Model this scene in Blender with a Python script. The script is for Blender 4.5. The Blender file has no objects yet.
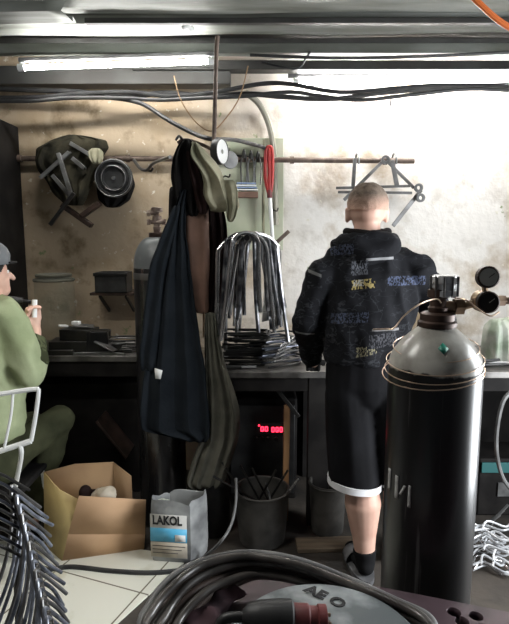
import bpy, bmesh, math, random
from mathutils import Vector, Matrix, noise
random.seed(7)
C = bpy.context.scene
COL = C.collection

# ------------------------------------------------------------------ camera
F = 540.0; PITCH = math.radians(8); CAMZ = 1.58
cam_d = bpy.data.cameras.new('camera'); cam = bpy.data.objects.new('camera', cam_d); COL.objects.link(cam)
cam_d.sensor_fit = 'VERTICAL'; cam_d.sensor_height = 24; cam_d.lens = 24*F/624
cam_d.clip_start = 0.02
cam.location = (0, 0, CAMZ); cam.rotation_euler = (math.pi/2-PITCH, 0, 0)
C.camera = cam
# ------------------------------------------------------------------ world, light, exposure
w = bpy.data.worlds.new('world'); C.world = w; w.use_nodes = True
w.node_tree.nodes['Background'].inputs[0].default_value = (0.85, 0.92, 1, 1)
w.node_tree.nodes['Background'].inputs[1].default_value = 0.04
C.view_settings.view_transform = 'Standard'; C.view_settings.look = 'None'
C.view_settings.exposure = 0.5; C.view_settings.gamma = 1.0
try: C.view_settings.use_curve_mapping = False
except Exception: pass
C.cycles.use_denoising = True
C.cycles.max_bounces = 6

def area(name, loc, rot, sx, sy, power, col=(1, 1, 1)):
    d = bpy.data.lights.new(name, 'AREA'); d.shape = 'RECTANGLE'; d.size = sx; d.size_y = sy
    d.energy = power; d.color = col
    o = bpy.data.objects.new(name, d); COL.objects.link(o); o.location = loc; o.rotation_euler = rot
    return o
# unseen sources: daylight from an assumed side doorway, and an area light added overhead
ASSUMED_DOOR = area('assumed_door_light', (2.12, 1.55, 1.25), (0, math.radians(90), 0), 2.0, 1.0, 80, (0.93, 0.97, 1))  # doorway is out of view, assumed from the light on that side
AISLE_FILL = area('added_aisle_fill', (-1.0, 1.5, 2.62), (0, 0, 0), 1.0, 0.2, 95, (1, 0.98, 0.93))  # added to brighten the floor; no lamp fixture is modelled
TUBE_A, TUBE_B = 64.0, 100.0

# ------------------------------------------------------------------ helpers
def P(u, v, Y):
    """world point on the plane y = Y that the photograph's pixel (u, v) looks at"""
    xc = (u-254.5)/F; yc = -(v-312)/F
    dy = math.cos(PITCH)+yc*math.sin(PITCH); dz = -math.sin(PITCH)+yc*math.cos(PITCH)
    t = Y/dy
    return Vector((xc*t, Y, CAMZ+dz*t))
def PZ(u, v, z):
    xc = (u-254.5)/F; yc = -(v-312)/F
    dy = math.cos(PITCH)+yc*math.sin(PITCH); dz = -math.sin(PITCH)+yc*math.cos(PITCH)
    t = (z-CAMZ)/dz
    return Vector((xc*t, dy*t, z))

def smooth_path(pts, sub=6, closed=False):
    pts = [Vector(p) for p in pts]
    if len(pts) < 3 and not closed: return pts
    out = []; n = len(pts)
    for i in range(n if closed else n-1):
        if closed: p0, p1, p2, p3 = pts[i-1], pts[i], pts[(i+1) % n], pts[(i+2) % n]
        else: p0, p1, p2, p3 = pts[max(i-1, 0)], pts[i], pts[i+1], pts[min(i+2, n-1)]
        for k in range(sub):
            t = k/sub
            out.append(0.5*((2*p1)+(-p0+p2)*t+(2*p0-5*p1+4*p2-p3)*t*t+(-p0+3*p1-3*p2+p3)*t**3))
    if not closed: out.append(pts[-1])
    return out

class MB:
    def __init__(s): s.v = []; s.f = []; s.m = []
    def add(s, vs, fs, m=0):
        o = len(s.v); s.v += [Vector(v) for v in vs]
        for f in fs: s.f.append([i+o for i in f]); s.m.append(m)
        return s
    def box(s, c, d, rz=0, m=0, M=None):
        hx, hy, hz = d[0]/2, d[1]/2, d[2]/2
        vs = [Vector((x, y, z)) for x in (-hx, hx) for y in (-hy, hy) for z in (-hz, hz)]
        R = M if M is not None else Matrix.Rotation(rz, 3, 'Z')
        vs = [R @ v+Vector(c) for v in vs]
        return s.add(vs, [(0, 1, 3, 2), (4, 6, 7, 5), (0, 4, 5, 1), (2, 3, 7, 6), (0, 2, 6, 4), (1, 5, 7, 3)], m)
    def bar(s, a, b, wx, wy, up=(0, 0, 1), m=0):
        a = Vector(a); b = Vector(b); z = (b-a).normalized(); u = Vector(up)
        if abs(z.dot(u)) > .95: u = Vector((0, 1, 0))
        x = u.cross(z).normalized(); y = z.cross(x)
        M = Matrix((x, y, z)).transposed()
        return s.box((a+b)/2, (wx, wy, (b-a).length), m=m, M=M)
    def tube(s, pts, r, n=8, closed=False, m=0, caps=True):
        pts = [Vector(p) for p in pts]; N = len(pts)
        rs = r if isinstance(r, (list, tuple)) else [r]*N
        tang = []
        for i in range(N):
            a = pts[i-1] if (i > 0 or closed) else pts[i]; b = pts[(i+1) % N] if (i < N-1 or closed) else pts[i]
            t = (b-a); tang.append(t.normalized() if t.length > 1e-9 else Vector((0, 0, 1)))
        ref = Vector((0, 0, 1)) if abs(tang[0].z) < .9 else Vector((1, 0, 0))
        x = ref.cross(tang[0]).normalized(); vs = []
        for i in range(N):
            x = (x-tang[i]*x.dot(tang[i])).normalized(); y = tang[i].cross(x)
            for k in range(n):
                a = 2*math.pi*k/n; vs.append(pts[i]+(x*math.cos(a)+y*math.sin(a))*rs[i])
        fs = []
        for i in range(N if closed else N-1):
            j = (i+1) % N
            for k in range(n):
                l = (k+1) % n; fs.append((i*n+k, i*n+l, j*n+l, j*n+k))
        if caps and not closed: fs += [tuple(range(n))[::-1], tuple((N-1)*n+k for k in range(n))]
        return s.add(vs, fs, m)
    def lathe(s, prof, c=(0, 0, 0), n=32, axis=(0, 0, 1), m=0, ms=None, caps=True):
        z = Vector(axis).normalized(); ref = Vector((1, 0, 0)) if abs(z.x) < .9 else Vector((0, 1, 0))
        x = (ref-z*ref.dot(z)).normalized(); y = z.cross(x); c = Vector(c)
        vs = [c+z*h+(x*math.cos(2*math.pi*k/n)+y*math.sin(2*math.pi*k/n))*max(r, 1e-4) for r, h in prof for k in range(n)]
        o = len(s.v); s.v += vs
        for i in range(len(prof)-1):
            for k in range(n):
                l = (k+1) % n
                s.f.append([o+i*n+k, o+i*n+l, o+(i+1)*n+l, o+(i+1)*n+k]); s.m.append(ms[i] if ms else m)
        if not caps: return s
        s.f.append([o+k for k in range(n)][::-1]); s.m.append(ms[0] if ms else m)
        s.f.append([o+(len(prof)-1)*n+k for k in range(n)]); s.m.append(ms[-1] if ms else m)
        return s
    def loft(s, rings, m=0, caps=True):
        n = len(rings[0]); vs = [p for r in rings for p in r]; fs = []
        for i in range(len(rings)-1):
            for k in range(n):
                l = (k+1) % n; fs.append((i*n+k, i*n+l, (i+1)*n+l, (i+1)*n+k))
        if caps: fs += [tuple(range(n))[::-1], tuple((len(rings)-1)*n+k for k in range(n))]
        return s.add(vs, fs, m)
    def cone(s, p0, r0, p1, r1, side=(1, 0, 0), n=18, flat=(False, False)):
        """rounded tapered limb; radii may be pairs (along side, across)"""
        p0 = Vector(p0); p1 = Vector(p1); z = p1-p0
        L = z.length; z = z.normalized() if L > 1e-6 else Vector((0, 0, 1))
        sd = Vector(side); 
        if abs(sd.normalized().dot(z)) > .97: sd = Vector((0, 1, 0.01))
        x = (sd-z*sd.dot(z)).normalized(); y = z.cross(x)
        a0, b0 = r0 if isinstance(r0, tuple) else (r0, r0); a1, b1 = r1 if isinstance(r1, tuple) else (r1, r1)
        rings = []
        def ring(c, a, b): rings.append([c+x*a*math.cos(2*math.pi*k/n)+y*b*math.sin(2*math.pi*k/n) for k in range(n)])
        if not flat[0]:
            for t in (80, 55, 28): 
                q = math.radians(t); ring(p0-z*min(a0, b0)*math.sin(q), a0*math.cos(q), b0*math.cos(q))
        ring(p0, a0, b0); ring(p1, a1, b1)
        if not flat[1]:
            for t in (28, 55, 80):
                q = math.radians(t); ring(p1+z*min(a1, b1)*math.sin(q), a1*math.cos(q), b1*math.cos(q))
        return s.loft(rings)
    def ball(s, c, r, n=18):
        c = Vector(c); r = r if isinstance(r, tuple) else (r, r, r); rings = []
        for i in range(1, n//2):
            q = math.pi*i/(n//2); rings.append([c+Vector((r[0]*math.sin(q)*math.cos(2*math.pi*k/n), r[1]*math.sin(q)*math.sin(2*math.pi*k/n), -r[2]*math.cos(q))) for k in range(n)])
        return s.loft(rings)
    def build(s, name, mats, parent=None, smooth=True, bevel=0, seg=2, solid=0, sub=0, flip=False, recalc=True):
        me = bpy.data.meshes.new(name)
        if parent is not None: org = wloc(parent)
        else:
            lo = [min(v[i] for v in s.v) for i in range(3)]; hi = [max(v[i] for v in s.v) for i in range(3)]
            org = Vector(((lo[0]+hi[0])/2, (lo[1]+hi[1])/2, lo[2]))
        me.from_pydata([v-org for v in s.v], [], s.f)
        mats = mats if isinstance(mats, (list, tuple)) else [mats]
        for m in mats: me.materials.append(m)
        for p, m in zip(me.polygons, s.m): p.material_index = m
        if recalc:
            b = bmesh.new(); b.from_mesh(me); bmesh.ops.recalc_face_normals(b, faces=b.faces); b.to_mesh(me); b.free()
        if smooth:
            me.polygons.foreach_set('use_smooth', [True]*len(me.polygons)); me.set_sharp_from_angle(angle=math.radians(38))
        o = bpy.data.objects.new(name, me); COL.objects.link(o)
        if parent is not None: o.parent = parent
        else: o.location = org
        if solid:
            md = o.modifiers.new('s', 'SOLIDIFY'); md.thickness = solid; md.offset = 0
        if bevel:
            md = o.modifiers.new('b', 'BEVEL'); md.width = bevel; md.segments = seg; md.limit_method = 'ANGLE'; md.harden_normals = False
        if sub:
            md = o.modifiers.new('u', 'SUBSURF'); md.levels = sub; md.render_levels = sub
        return o

def wloc(o):
    p = Vector(o.location)
    while o.parent: o = o.parent; p += Vector(o.location)
    return p
def tag(o, label, cat, group=None):
    o['label'] = label; o['category'] = cat
    if group: o['group'] = group
    return o
def thing(name, loc, label, cat, group=None):
    o = bpy.data.objects.new(name, None); COL.objects.link(o); o.location = loc; o.empty_display_size = .05
    return tag(o, label, cat, group)
def struct(o): o['kind'] = 'structure'; return o

def organic(shapes, voxel, name, mat, parent, smooth=4, disp=None, cut=None):
    """limbs fused into one continuous surface"""
    mb = MB()
    for sh in shapes:
        if sh[0] == 'ball': mb.ball(*sh[1:])
        else: mb.cone(*sh[1:-1], **sh[-1]) if isinstance(sh[-1], dict) else mb.cone(*sh[1:])
    t = mb.build('tmp', mat, None); t.location = (0, 0, 0); org = None
    # vertices were shifted to the bottom centre: recompute world offset
    lo = [min(v[i] for v in mb.v) for i in range(3)]; hi = [max(v[i] for v in mb.v) for i in range(3)]
    off = Vector(((lo[0]+hi[0])/2, (lo[1]+hi[1])/2, lo[2]))
    md = t.modifiers.new('r', 'REMESH'); md.mode = 'VOXEL'; md.voxel_size = voxel
    md = t.modifiers.new('s', 'SMOOTH'); md.iterations = smooth; md.factor = .5
    dg = bpy.context.evaluated_depsgraph_get(); ev = t.evaluated_get(dg)
    me = bpy.data.meshes.new_from_object(ev, depsgraph=dg)
    bpy.data.objects.remove(t)
    base = wloc(parent) if parent else Vector()
    nrm = [v.normal.copy() for v in me.vertices]
    for v, n in zip(me.vertices, nrm):
        p = v.co+off
        if disp: p = p+disp(p, n)
        v.co = p-base
    me.name = name; me.materials.clear(); me.materials.append(mat)
    me.polygons.foreach_set('use_smooth', [True]*len(me.polygons))
    o = bpy.data.objects.new(name, me); COL.objects.link(o); o.parent = parent
    return o

def text_mesh(body, size=1.0, extrude=0.0, bold=0.0):
    cu = bpy.data.curves.new('t', 'FONT'); cu.body = body; cu.size = size; cu.extrude = extrude; cu.offset = bold; cu.align_x = 'CENTER'; cu.align_y = 'CENTER'
    cu.resolution_u = 3
    o = bpy.data.objects.new('t', cu); COL.objects.link(o)
    dg = bpy.context.evaluated_depsgraph_get(); me = bpy.data.meshes.new_from_object(o.evaluated_get(dg), depsgraph=dg)
    vs = [v.co.copy() for v in me.vertices]; fs = [tuple(p.vertices) for p in me.polygons]
    bpy.data.objects.remove(o); return vs, fs

# ------------------------------------------------------------------ materials
def mat(name, c1, c2=None, scale=6, rough=.6, metal=0, bump=0, bscale=30, lo=.4, hi=.62, detail=5, emit=None, estr=0, alpha=1, trans=0, stretch=None, spec=.5, rough2=None, coat=0):
    m = bpy.data.materials.new(name); m.use_nodes = True; nt = m.node_tree; N = nt.nodes; L = nt.links
    b = N['Principled BSDF']
    b.inputs['Base Color'].default_value = (*c1, 1); b.inputs['Roughness'].default_value = rough; b.inputs['Metallic'].default_value = metal
    b.inputs['Specular IOR Level'].default_value = spec
    if coat: b.inputs['Coat Weight'].default_value = coat; b.inputs['Coat Roughness'].default_value = .12
    if alpha < 1: b.inputs['Alpha'].default_value = alpha
    if trans: b.inputs['Transmission Weight'].default_value = trans
    tc = N.new('ShaderNodeTexCoord'); mp = N.new('ShaderNodeMapping'); L.new(tc.outputs['Object'], mp.inputs[0])
    if stretch: mp.inputs['Scale'].default_value = stretch
    if c2 is not None:
        n = N.new('ShaderNodeTexNoise'); n.inputs['Scale'].default_value = scale; n.inputs['Detail'].default_value = detail
        L.new(mp.outputs[0], n.inputs['Vector'])
        r = N.new('ShaderNodeMapRange'); r.inputs['From Min'].default_value = lo; r.inputs['From Max'].default_value = hi
        L.new(n.outputs['Fac'], r.inputs['Value'])
        mx = N.new('ShaderNodeMix'); mx.data_type = 'RGBA'; mx.inputs[6].default_value = (*c1, 1); mx.inputs[7].default_value = (*c2, 1)
        L.new(r.outputs[0], mx.inputs[0]); L.new(mx.outputs[2], b.inputs['Base Color'])
        if rough2 is not None:
            r2 = N.new('ShaderNodeMapRange'); r2.inputs['To Min'].default_value = rough; r2.inputs['To Max'].default_value = rough2
            L.new(r.outputs[0], r2.inputs['Value']); L.new(r2.outputs[0], b.inputs['Roughness'])
    if bump:
        n = N.new('ShaderNodeTexNoise'); n.inputs['Scale'].default_value = bscale; n.inputs['Detail'].default_value = 4
        L.new(mp.outputs[0], n.inputs['Vector'])
        bp = N.new('ShaderNodeBump'); bp.inputs['Strength'].default_value = bump; bp.inputs['Distance'].default_value = .01
        L.new(n.outputs['Fac'], bp.inputs['Height']); L.new(bp.outputs[0], b.inputs['Normal'])
    if emit:
        b.inputs['Emission Color'].default_value = (*emit, 1); b.inputs['Emission Strength'].default_value = estr
    return m

def wall_material():
    m = bpy.data.materials.new('stained_plaster'); m.use_nodes = True; nt = m.node_tree; N = nt.nodes; L = nt.links; b = N['Principled BSDF']
    b.inputs['Roughness'].default_value = .85
    tc = N.new('ShaderNodeTexCoord')
    def nz(scale, lo, hi, detail=6, st=None, off=0):
        mp = N.new('ShaderNodeMapping'); L.new(tc.outputs['Object'], mp.inputs[0]); mp.inputs['Location'].default_value = (off, 0, off)
        if st: mp.inputs['Scale'].default_value = st
        n = N.new('ShaderNodeTexNoise'); n.inputs['Scale'].default_value = scale; n.inputs['Detail'].default_value = detail; n.inputs['Roughness'].default_value = .6
        L.new(mp.outputs[0], n.inputs['Vector']); r = N.new('ShaderNodeMapRange'); r.inputs['From Min'].default_value = lo; r.inputs['From Max'].default_value = hi
        L.new(n.outputs['Fac'], r.inputs['Value']); return r.outputs[0]
    def mix(f, a, c):
        x = N.new('ShaderNodeMix'); x.data_type = 'RGBA'; L.new(f, x.inputs[0])
        if isinstance(a, tuple): x.inputs[6].default_value = (*a, 1)
        else: L.new(a, x.inputs[6])
        x.inputs[7].default_value = (*c, 1); return x.outputs[2]
    # stains brown the dirty-bench side; the cream pegboard side has lamp glare painted in
    sep = N.new('ShaderNodeSeparateXYZ'); L.new(tc.outputs['Object'], sep.inputs[0])
    gx = N.new('ShaderNodeMapRange'); gx.inputs['From Min'].default_value = -.45; gx.inputs['From Max'].default_value = .35; L.new(sep.outputs[0], gx.inputs['Value'])
    base = mix(gx.outputs[0], (.47, .37, .26), (.78, .745, .70))
    s1 = mix(nz(2.6, .50, .68), base, (.40, .30, .19))
    inv = N.new('ShaderNodeMapRange'); inv.inputs['To Min'].default_value = 1; inv.inputs['To Max'].default_value = .3; L.new(gx.outputs[0], inv.inputs['Value'])
    ml = N.new('ShaderNodeMath'); ml.operation = 'MULTIPLY'; L.new(nz(6, .53, .68, off=3), ml.inputs[0]); L.new(inv.outputs[0], ml.inputs[1])
    s2 = mix(ml.outputs[0], s1, (.24, .18, .11))
    s3 = mix(nz(16, .63, .67, off=7), s2, (.72, .68, .58))
    s4 = mix(nz(9, .69, .72, off=11), s3, (.22, .27, .13))
    L.new(s4, b.inputs['Base Color'])
    bn = N.new('ShaderNodeTexNoise'); bn.inputs['Scale'].default_value = 25; L.new(tc.outputs['Object'], bn.inputs['Vector'])
    bp = N.new('ShaderNodeBump'); bp.inputs['Strength'].default_value = .35; bp.inputs['Distance'].default_value = .01; L.new(bn.outputs['Fac'], bp.inputs['Height']); L.new(bp.outputs[0], b.inputs['Normal'])
    return m

def tile_material():
    m = bpy.data.materials.new('white_floor_tile'); m.use_nodes = True; nt = m.node_tree; N = nt.nodes; L = nt.links; b = N['Principled BSDF']
    b.inputs['Roughness'].default_value = .45
    tc = N.new('ShaderNodeTexCoord'); mp = N.new('ShaderNodeMapping'); mp.inputs['Rotation'].default_value = (0, 0, TILE_ROT); mp.inputs['Location'].default_value = TILE_OFF
    L.new(tc.outputs['Object'], mp.inputs[0])
    br = N.new('ShaderNodeTexBrick'); br.offset = 0; br.inputs['Scale'].default_value = 1; br.inputs['Brick Width'].default_value = .46; br.inputs['Row Height'].default_value = .46
    br.inputs['Mortar Size'].default_value = .004; br.inputs['Color1'].default_value = (.74, .73, .64, 1); br.inputs['Color2'].default_value = (.70, .69, .60, 1); br.inputs['Mortar'].default_value = (.14, .12, .08, 1)
    L.new(mp.outputs[0], br.inputs['Vector'])
    n = N.new('ShaderNodeTexNoise'); n.inputs['Scale'].default_value = 5; n.inputs['Detail'].default_value = 6; L.new(tc.outputs['Object'], n.inputs['Vector'])
    r = N.new('ShaderNodeMapRange'); r.inputs['From Min'].default_value = .56; r.inputs['From Max'].default_value = .8; L.new(n.outputs['Fac'], r.inputs['Value'])
    x = N.new('ShaderNodeMix'); x.data_type = 'RGBA'; L.new(r.outputs[0], x.inputs[0]); L.new(br.outputs['Color'], x.inputs[6]); x.inputs[7].default_value = (.42, .38, .24, 1)
    L.new(x.outputs[2], b.inputs['Base Color']); return m

def jacket_material(patches):
    m = bpy.data.materials.new('printed_black_cloth'); m.use_nodes = True; nt = m.node_tree; N = nt.nodes; L = nt.links; b = N['Principled BSDF']
    b.inputs['Roughness'].default_value = .85; b.inputs['Specular IOR Level'].default_value = .15
    tc = N.new('ShaderNodeTexCoord'); sep = N.new('ShaderNodeSeparateXYZ'); L.new(tc.outputs['Object'], sep.inputs[0])
    def math_(op, a, c=None):
        n = N.new('ShaderNodeMath'); n.operation = op
        for i, q in enumerate((a, c)):
            if q is None: continue
            if isinstance(q, (int, float)): n.inputs[i].default_value = q
            else: L.new(q, n.inputs[i])
        return n.outputs[0]
    def nz(scale, st=None, det=2):
        mp = N.new('ShaderNodeMapping'); L.new(tc.outputs['Object'], mp.inputs[0])
        if st: mp.inputs['Scale'].default_value = st
        n = N.new('ShaderNodeTexNoise'); n.inputs['Scale'].default_value = scale; n.inputs['Detail'].default_value = det; L.new(mp.outputs[0], n.inputs['Vector']); return n.outputs['Fac']
    col = None
    def over(f, c):
        nonlocal col
        x = N.new('ShaderNodeMix'); x.data_type = 'RGBA'; L.new(f, x.inputs[0])
        if col is None: x.inputs[6].default_value = (.010, .0105, .013, 1)
        else: L.new(col, x.inputs[6])
        x.inputs[7].default_value = (*c, 1); col = x.outputs[2]
    # overall faint scribble: thin contour lines of a noise, inside patches of another noise
    nn = nz(14, det=3); line = math_('LESS_THAN', math_('ABSOLUTE', math_('SUBTRACT', nn, .5)), .012)
    patch = math_('GREATER_THAN', nz(5), .55)
    mot = math_('MULTIPLY', math_('GREATER_THAN', nz(38, st=(1, .4, 2.2), det=3), .58), math_('GREATER_THAN', nz(6.5, det=1), .53)); over(math_('MULTIPLY', mot, .5), (.055, .058, .066))
    over(math_('MULTIPLY', math_('MULTIPLY', line, patch), .3), (.075, .08, .09))
    nn2 = nz(11, st=(1, 1, 2.2), det=2); line2 = math_('LESS_THAN', math_('ABSOLUTE', math_('SUBTRACT', nn2, .47)), .008)
    over(math_('MULTIPLY', line2, .16), (.09, .095, .11))
    back = math_('LESS_THAN', sep.outputs[1], 0.0)
    for (x0, z0, hx, hz, c, k, sl, solid) in patches:
        dx = math_('SUBTRACT', sep.outputs[0], x0); dz = math_('SUBTRACT', math_('SUBTRACT', sep.outputs[2], z0), math_('MULTIPLY', dx, sl))
        inside = math_('MULTIPLY', math_('LESS_THAN', math_('ABSOLUTE', dx), hx), math_('LESS_THAN', math_('ABSOLUTE', dz), hz))
        f = math_('MULTIPLY', inside, back)
        if not solid: f = math_('MULTIPLY', f, math_('GREATER_THAN', nz(k, st=(1.6, .3, .8), det=1), .5))
        over(f, c)
    L.new(col, b.inputs['Base Color'])
    bn = N.new('ShaderNodeTexNoise'); bn.inputs['Scale'].default_value = 18; L.new(tc.outputs['Object'], bn.inputs['Vector'])
    bp = N.new('ShaderNodeBump'); bp.inputs['Strength'].default_value = .3; bp.inputs['Distance'].default_value = .01; L.new(bn.outputs['Fac'], bp.inputs['Height']); L.new(bp.outputs[0], b.inputs['Normal'])
    return m

M = {}
def mm(k, *a, **kw): M[k] = mat(k, *a, **kw); return M[k]
M['wall'] = wall_material()
mm('concrete', (.055, .045, .036), (.022, .019, .016), scale=4, rough=.8, bump=.3)
mm('tin', (.23, .24, .22), (.13, .135, .115), scale=5, rough=.6, metal=.15, bump=.1, stretch=(.4, 3, 1))
mm('tin_dark', (.045, .045, .042), (.03, .028, .025), scale=5, rough=.6, metal=.2)
mm('dark_wall', (.10, .09, .08), (.06, .05, .045), scale=3, rough=.9)
mm('black_rubber', (.014, .014, .015), (.03, .03, .03), scale=12, rough=.5)
mm('black_steel', (.012, .012, .013), (.03, .028, .025), scale=9, rough=.4, metal=.4)
mm('blue_steel', (.10, .11, .135), (.035, .035, .045), scale=14, rough=.28, metal=.85)
mm('rod_steel', (.27, .29, .34), (.07, .08, .10), scale=20, rough=.28, metal=.35, coat=.4)
mm('dull_steel', (.36, .365, .38), (.08, .08, .09), scale=16, rough=.3, metal=.9)
mm('bright_steel', (.62, .62, .62), (.40, .40, .41), scale=8, rough=.25, metal=.9)
mm('grey_steel', (.24, .24, .24), (.12, .115, .11), scale=8, rough=.38, metal=.7)
mm('rusty_pipe', (.17, .125, .10), (.085, .06, .05), scale=14, rough=.65, metal=.3, bump=.2)
mm('white_enamel', (.75, .76, .75), rough=.4)
mm('bench_black', (.013, .012, .012), (.024, .022, .021), scale=7, rough=.6, metal=.2, spec=.12)
mm('bench_top', (.20, .19, .18), (.07, .065, .06), scale=8, rough=.4, metal=.4)
mm('cyl_black', (.010, .010, .011), (.022, .021, .022), scale=8, rough=.22, rough2=.4, stretch=(1, 1, .3), coat=.3)
mm('cyl_grey', (.16, .17, .175), (.34, .34, .33), scale=6, rough=.35, lo=.48, hi=.62)
mm('cyl_white', (.62, .61, .57), (.30, .29, .26), scale=9, rough=.38, lo=.5, hi=.75)
mm('chrome', (.80, .80, .81), rough=.2, metal=.55)
mm('brass', (.42, .30, .20), (.20, .13, .09), scale=20, rough=.4, metal=.8)
mm('brown_metal', (.085, .052, .04), (.035, .025, .021), scale=12, rough=.5, metal=.5)
mm('copper_wire', (.62, .46, .34), rough=.3, metal=.7)
mm('card', (.58, .37, .22), (.50, .31, .17), scale=4, rough=.85, bump=.1)
mm('card_in', (.30, .19, .10), (.23, .14, .075), scale=4, rough=.9)
mm('card_tape', (.50, .38, .16), (.40, .29, .12), scale=6, rough=.5)
mm('navy_cloth', (.010, .013, .017), (.017, .021, .026), scale=5, rough=.9, bump=.3, bscale=60, spec=.12)
mm('black_cloth', (.007, .0065, .007), (.013, .012, .0115), scale=5, rough=.9, bump=.3, spec=.12)
mm('brown_leather', (.22, .12, .085), (.15, .085, .06), scale=7, rough=.7, bump=.2)
mm('maroon_cloth', (.022, .011, .010), (.013, .008, .008), scale=6, rough=.85, spec=.12)
mm('olive_cloth', (.36, .335, .24), (.17, .165, .11), scale=7, rough=.9, bump=.4, spec=.12)
mm('grey_olive', (.15, .145, .118), (.085, .083, .067), scale=6, rough=.9, bump=.4, spec=.12)
mm('green_panel', (.40, .43, .31), (.45, .45, .35), scale=5, rough=.6)
mm('red_plastic', (.42, .035, .03), (.26, .02, .02), scale=15, rough=.4)
mm('dark_red', (.16, .035, .035), (.09, .02, .022), scale=10, rough=.5)
mm('rag_purple', (.06, .025, .032), (.03, .015, .02), scale=10, rough=.9)
mm('conduit', (.26, .25, .20), (.18, .17, .13), scale=8, rough=.6)
mm('label_pale', (.50, .49, .46), (.38, .37, .34), scale=10, rough=.6)
mm('dark_olive', (.045, .04, .026), (.016, .015, .011), scale=12, rough=.9, spec=.12, bump=.4)
mm('pale_strip', (.62, .63, .65), (.40, .41, .43), scale=20, rough=.35, metal=.2)
mm('pale_brass', (.50, .40, .35), (.28, .2, .17), scale=25, rough=.35, metal=.45)
mm('paper', (.86, .86, .84), rough=.8)
mm('blue_paper', (.25, .33, .5), rough=.8)
mm('grey_plastic', (.42, .43, .43), (.20, .205, .21), scale=6, rough=.35, lo=.42, hi=.6)
mm('label_cyan', (.10, .46, .72), (.16, .5, .72), rough=.5)
mm('label_beige', (.55, .48, .38), (.42, .37, .30), scale=14, rough=.6)
mm('ink', (.012, .012, .014), rough=.6)
mm('bucket_grey', (.085, .08, .072), (.035, .033, .03), scale=7, rough=.7, metal=.2, bump=.2)
mm('wood', (.27, .14, .06), (.17, .085, .035), scale=6, rough=.7, stretch=(6, 6, .6))
mm('plank_wood', (.16, .12, .08), (.09, .065, .045), scale=6, rough=.8, stretch=(.6, 6, 6))
mm('skin', (.72, .46, .36), (.67, .40, .31), scale=14, rough=.5)
mm('hair', (.22, .165, .125), (.15, .11, .085), scale=60, rough=.85, bump=.3, bscale=220)
mm('dark_hair', (.012, .011, .01), rough=.8)
mm('sock', (.012, .012, .013), rough=.95, spec=.12)
mm('shoe', (.17, .17, .175), (.09, .09, .095), scale=8, rough=.7)
mm('shorts', (.006, .006, .007), (.010, .010, .012), scale=5, rough=.8, bump=.1, spec=.12)
mm('white_cloth', (.78, .78, .80), rough=.9)
mm('glove', (.014, .013, .013), rough=.85, spec=.12)
mm('green_jacket', (.34, .38, .235), (.25, .29, .165), scale=5, rough=.9, bump=.25, spec=.12)
mm('camo_cuff', (.085, .095, .05), (.035, .04, .02), scale=22, rough=.9, lo=.45, hi=.52, spec=.12)
mm('trousers', (.055, .058, .032), (.03, .033, .018), scale=6, rough=.9, bump=.3, spec=.12)
mm('cap_grey', (.17, .18, .19), (.11, .115, .12), scale=8, rough=.8)
mm('jar_glass', (.40, .42, .34), (.2, .21, .16), scale=4, rough=.25, alpha=.16, lo=.4, hi=.7)
mm('lens', (.65, .66, .6), rough=.15)
mm('dark_glass', (.02, .02, .022), rough=.1)
mm('orange', (.60, .14, .03), rough=.5)
mm('hose_black', (.04, .035, .033), (.09, .08, .073), scale=16, rough=.32, coat=.25)
mm('hose_brown', (.15, .11, .095), (.07, .055, .05), scale=16, rough=.36)
mm('hose_grey', (.17, .17, .17), (.09, .09, .09), scale=10, rough=.4)
mm('spool_grey', (.10, .115, .12), (.32, .345, .35), scale=11, rough=.5, lo=.5, hi=.7)
mm('table_purple', (.085, .055, .065), (.05, .034, .04), scale=9, rough=.42, metal=.3)
mm('teal', (.02, .12, .12), rough=.6)
mm('bag_white', (.46, .48, .42), (.25, .30, .22), scale=10, rough=.6)
mm('red_led', (.3, 0, .01), emit=(1, .02, .05), estr=4)
mm('tube_light', (1, 1, 1), emit=(1, .99, .95), estr=TUBE_A)
mm('tube_light_strong', (1, 1, 1), emit=(1, .99, .97), estr=TUBE_B)
mm('green_sticker', (.02, .22, .15), rough=.5)
mm('stencil', (.42, .42, .41), (.2, .2, .2), scale=40, rough=.6, lo=.45, hi=.75)
mm('copper_hose', (.3, .2, .12), rough=.4, metal=.5)

WY = 3.5   # face of the rear wall
# ------------------------------------------------------------------ setting
struct(MB().box((0, 1.4, -.05), (4.6, 5.2, .1)).build('floor', M['concrete'], smooth=False))
struct(MB().box((0, WY+.06, 1.4), (4.6, .12, 2.9)).build('wall_rear', M['wall'], smooth=False))
struct(MB().box((-2.26, 1.2, 1.4), (.12, 4.5, 2.9)).build('wall_left', M['dark_wall'], smooth=False))
rw = MB(); rw.box((2.26, 2.85, 1.4), (.12, 1.2, 2.9)); rw.box((2.26, 0, 1.4), (.12, 2.0, 2.9)); rw.box((2.26, 1.62, 2.55), (.12, 1.26, .6))  # gap left for the assumed doorway
struct(rw.build('wall_right', M['dark_wall'], smooth=False))
struct(MB().box((0, 1.3, 2.9), (4.6, 4.6, .06)).build('ceiling', M['tin_dark'], smooth=False))
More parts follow.
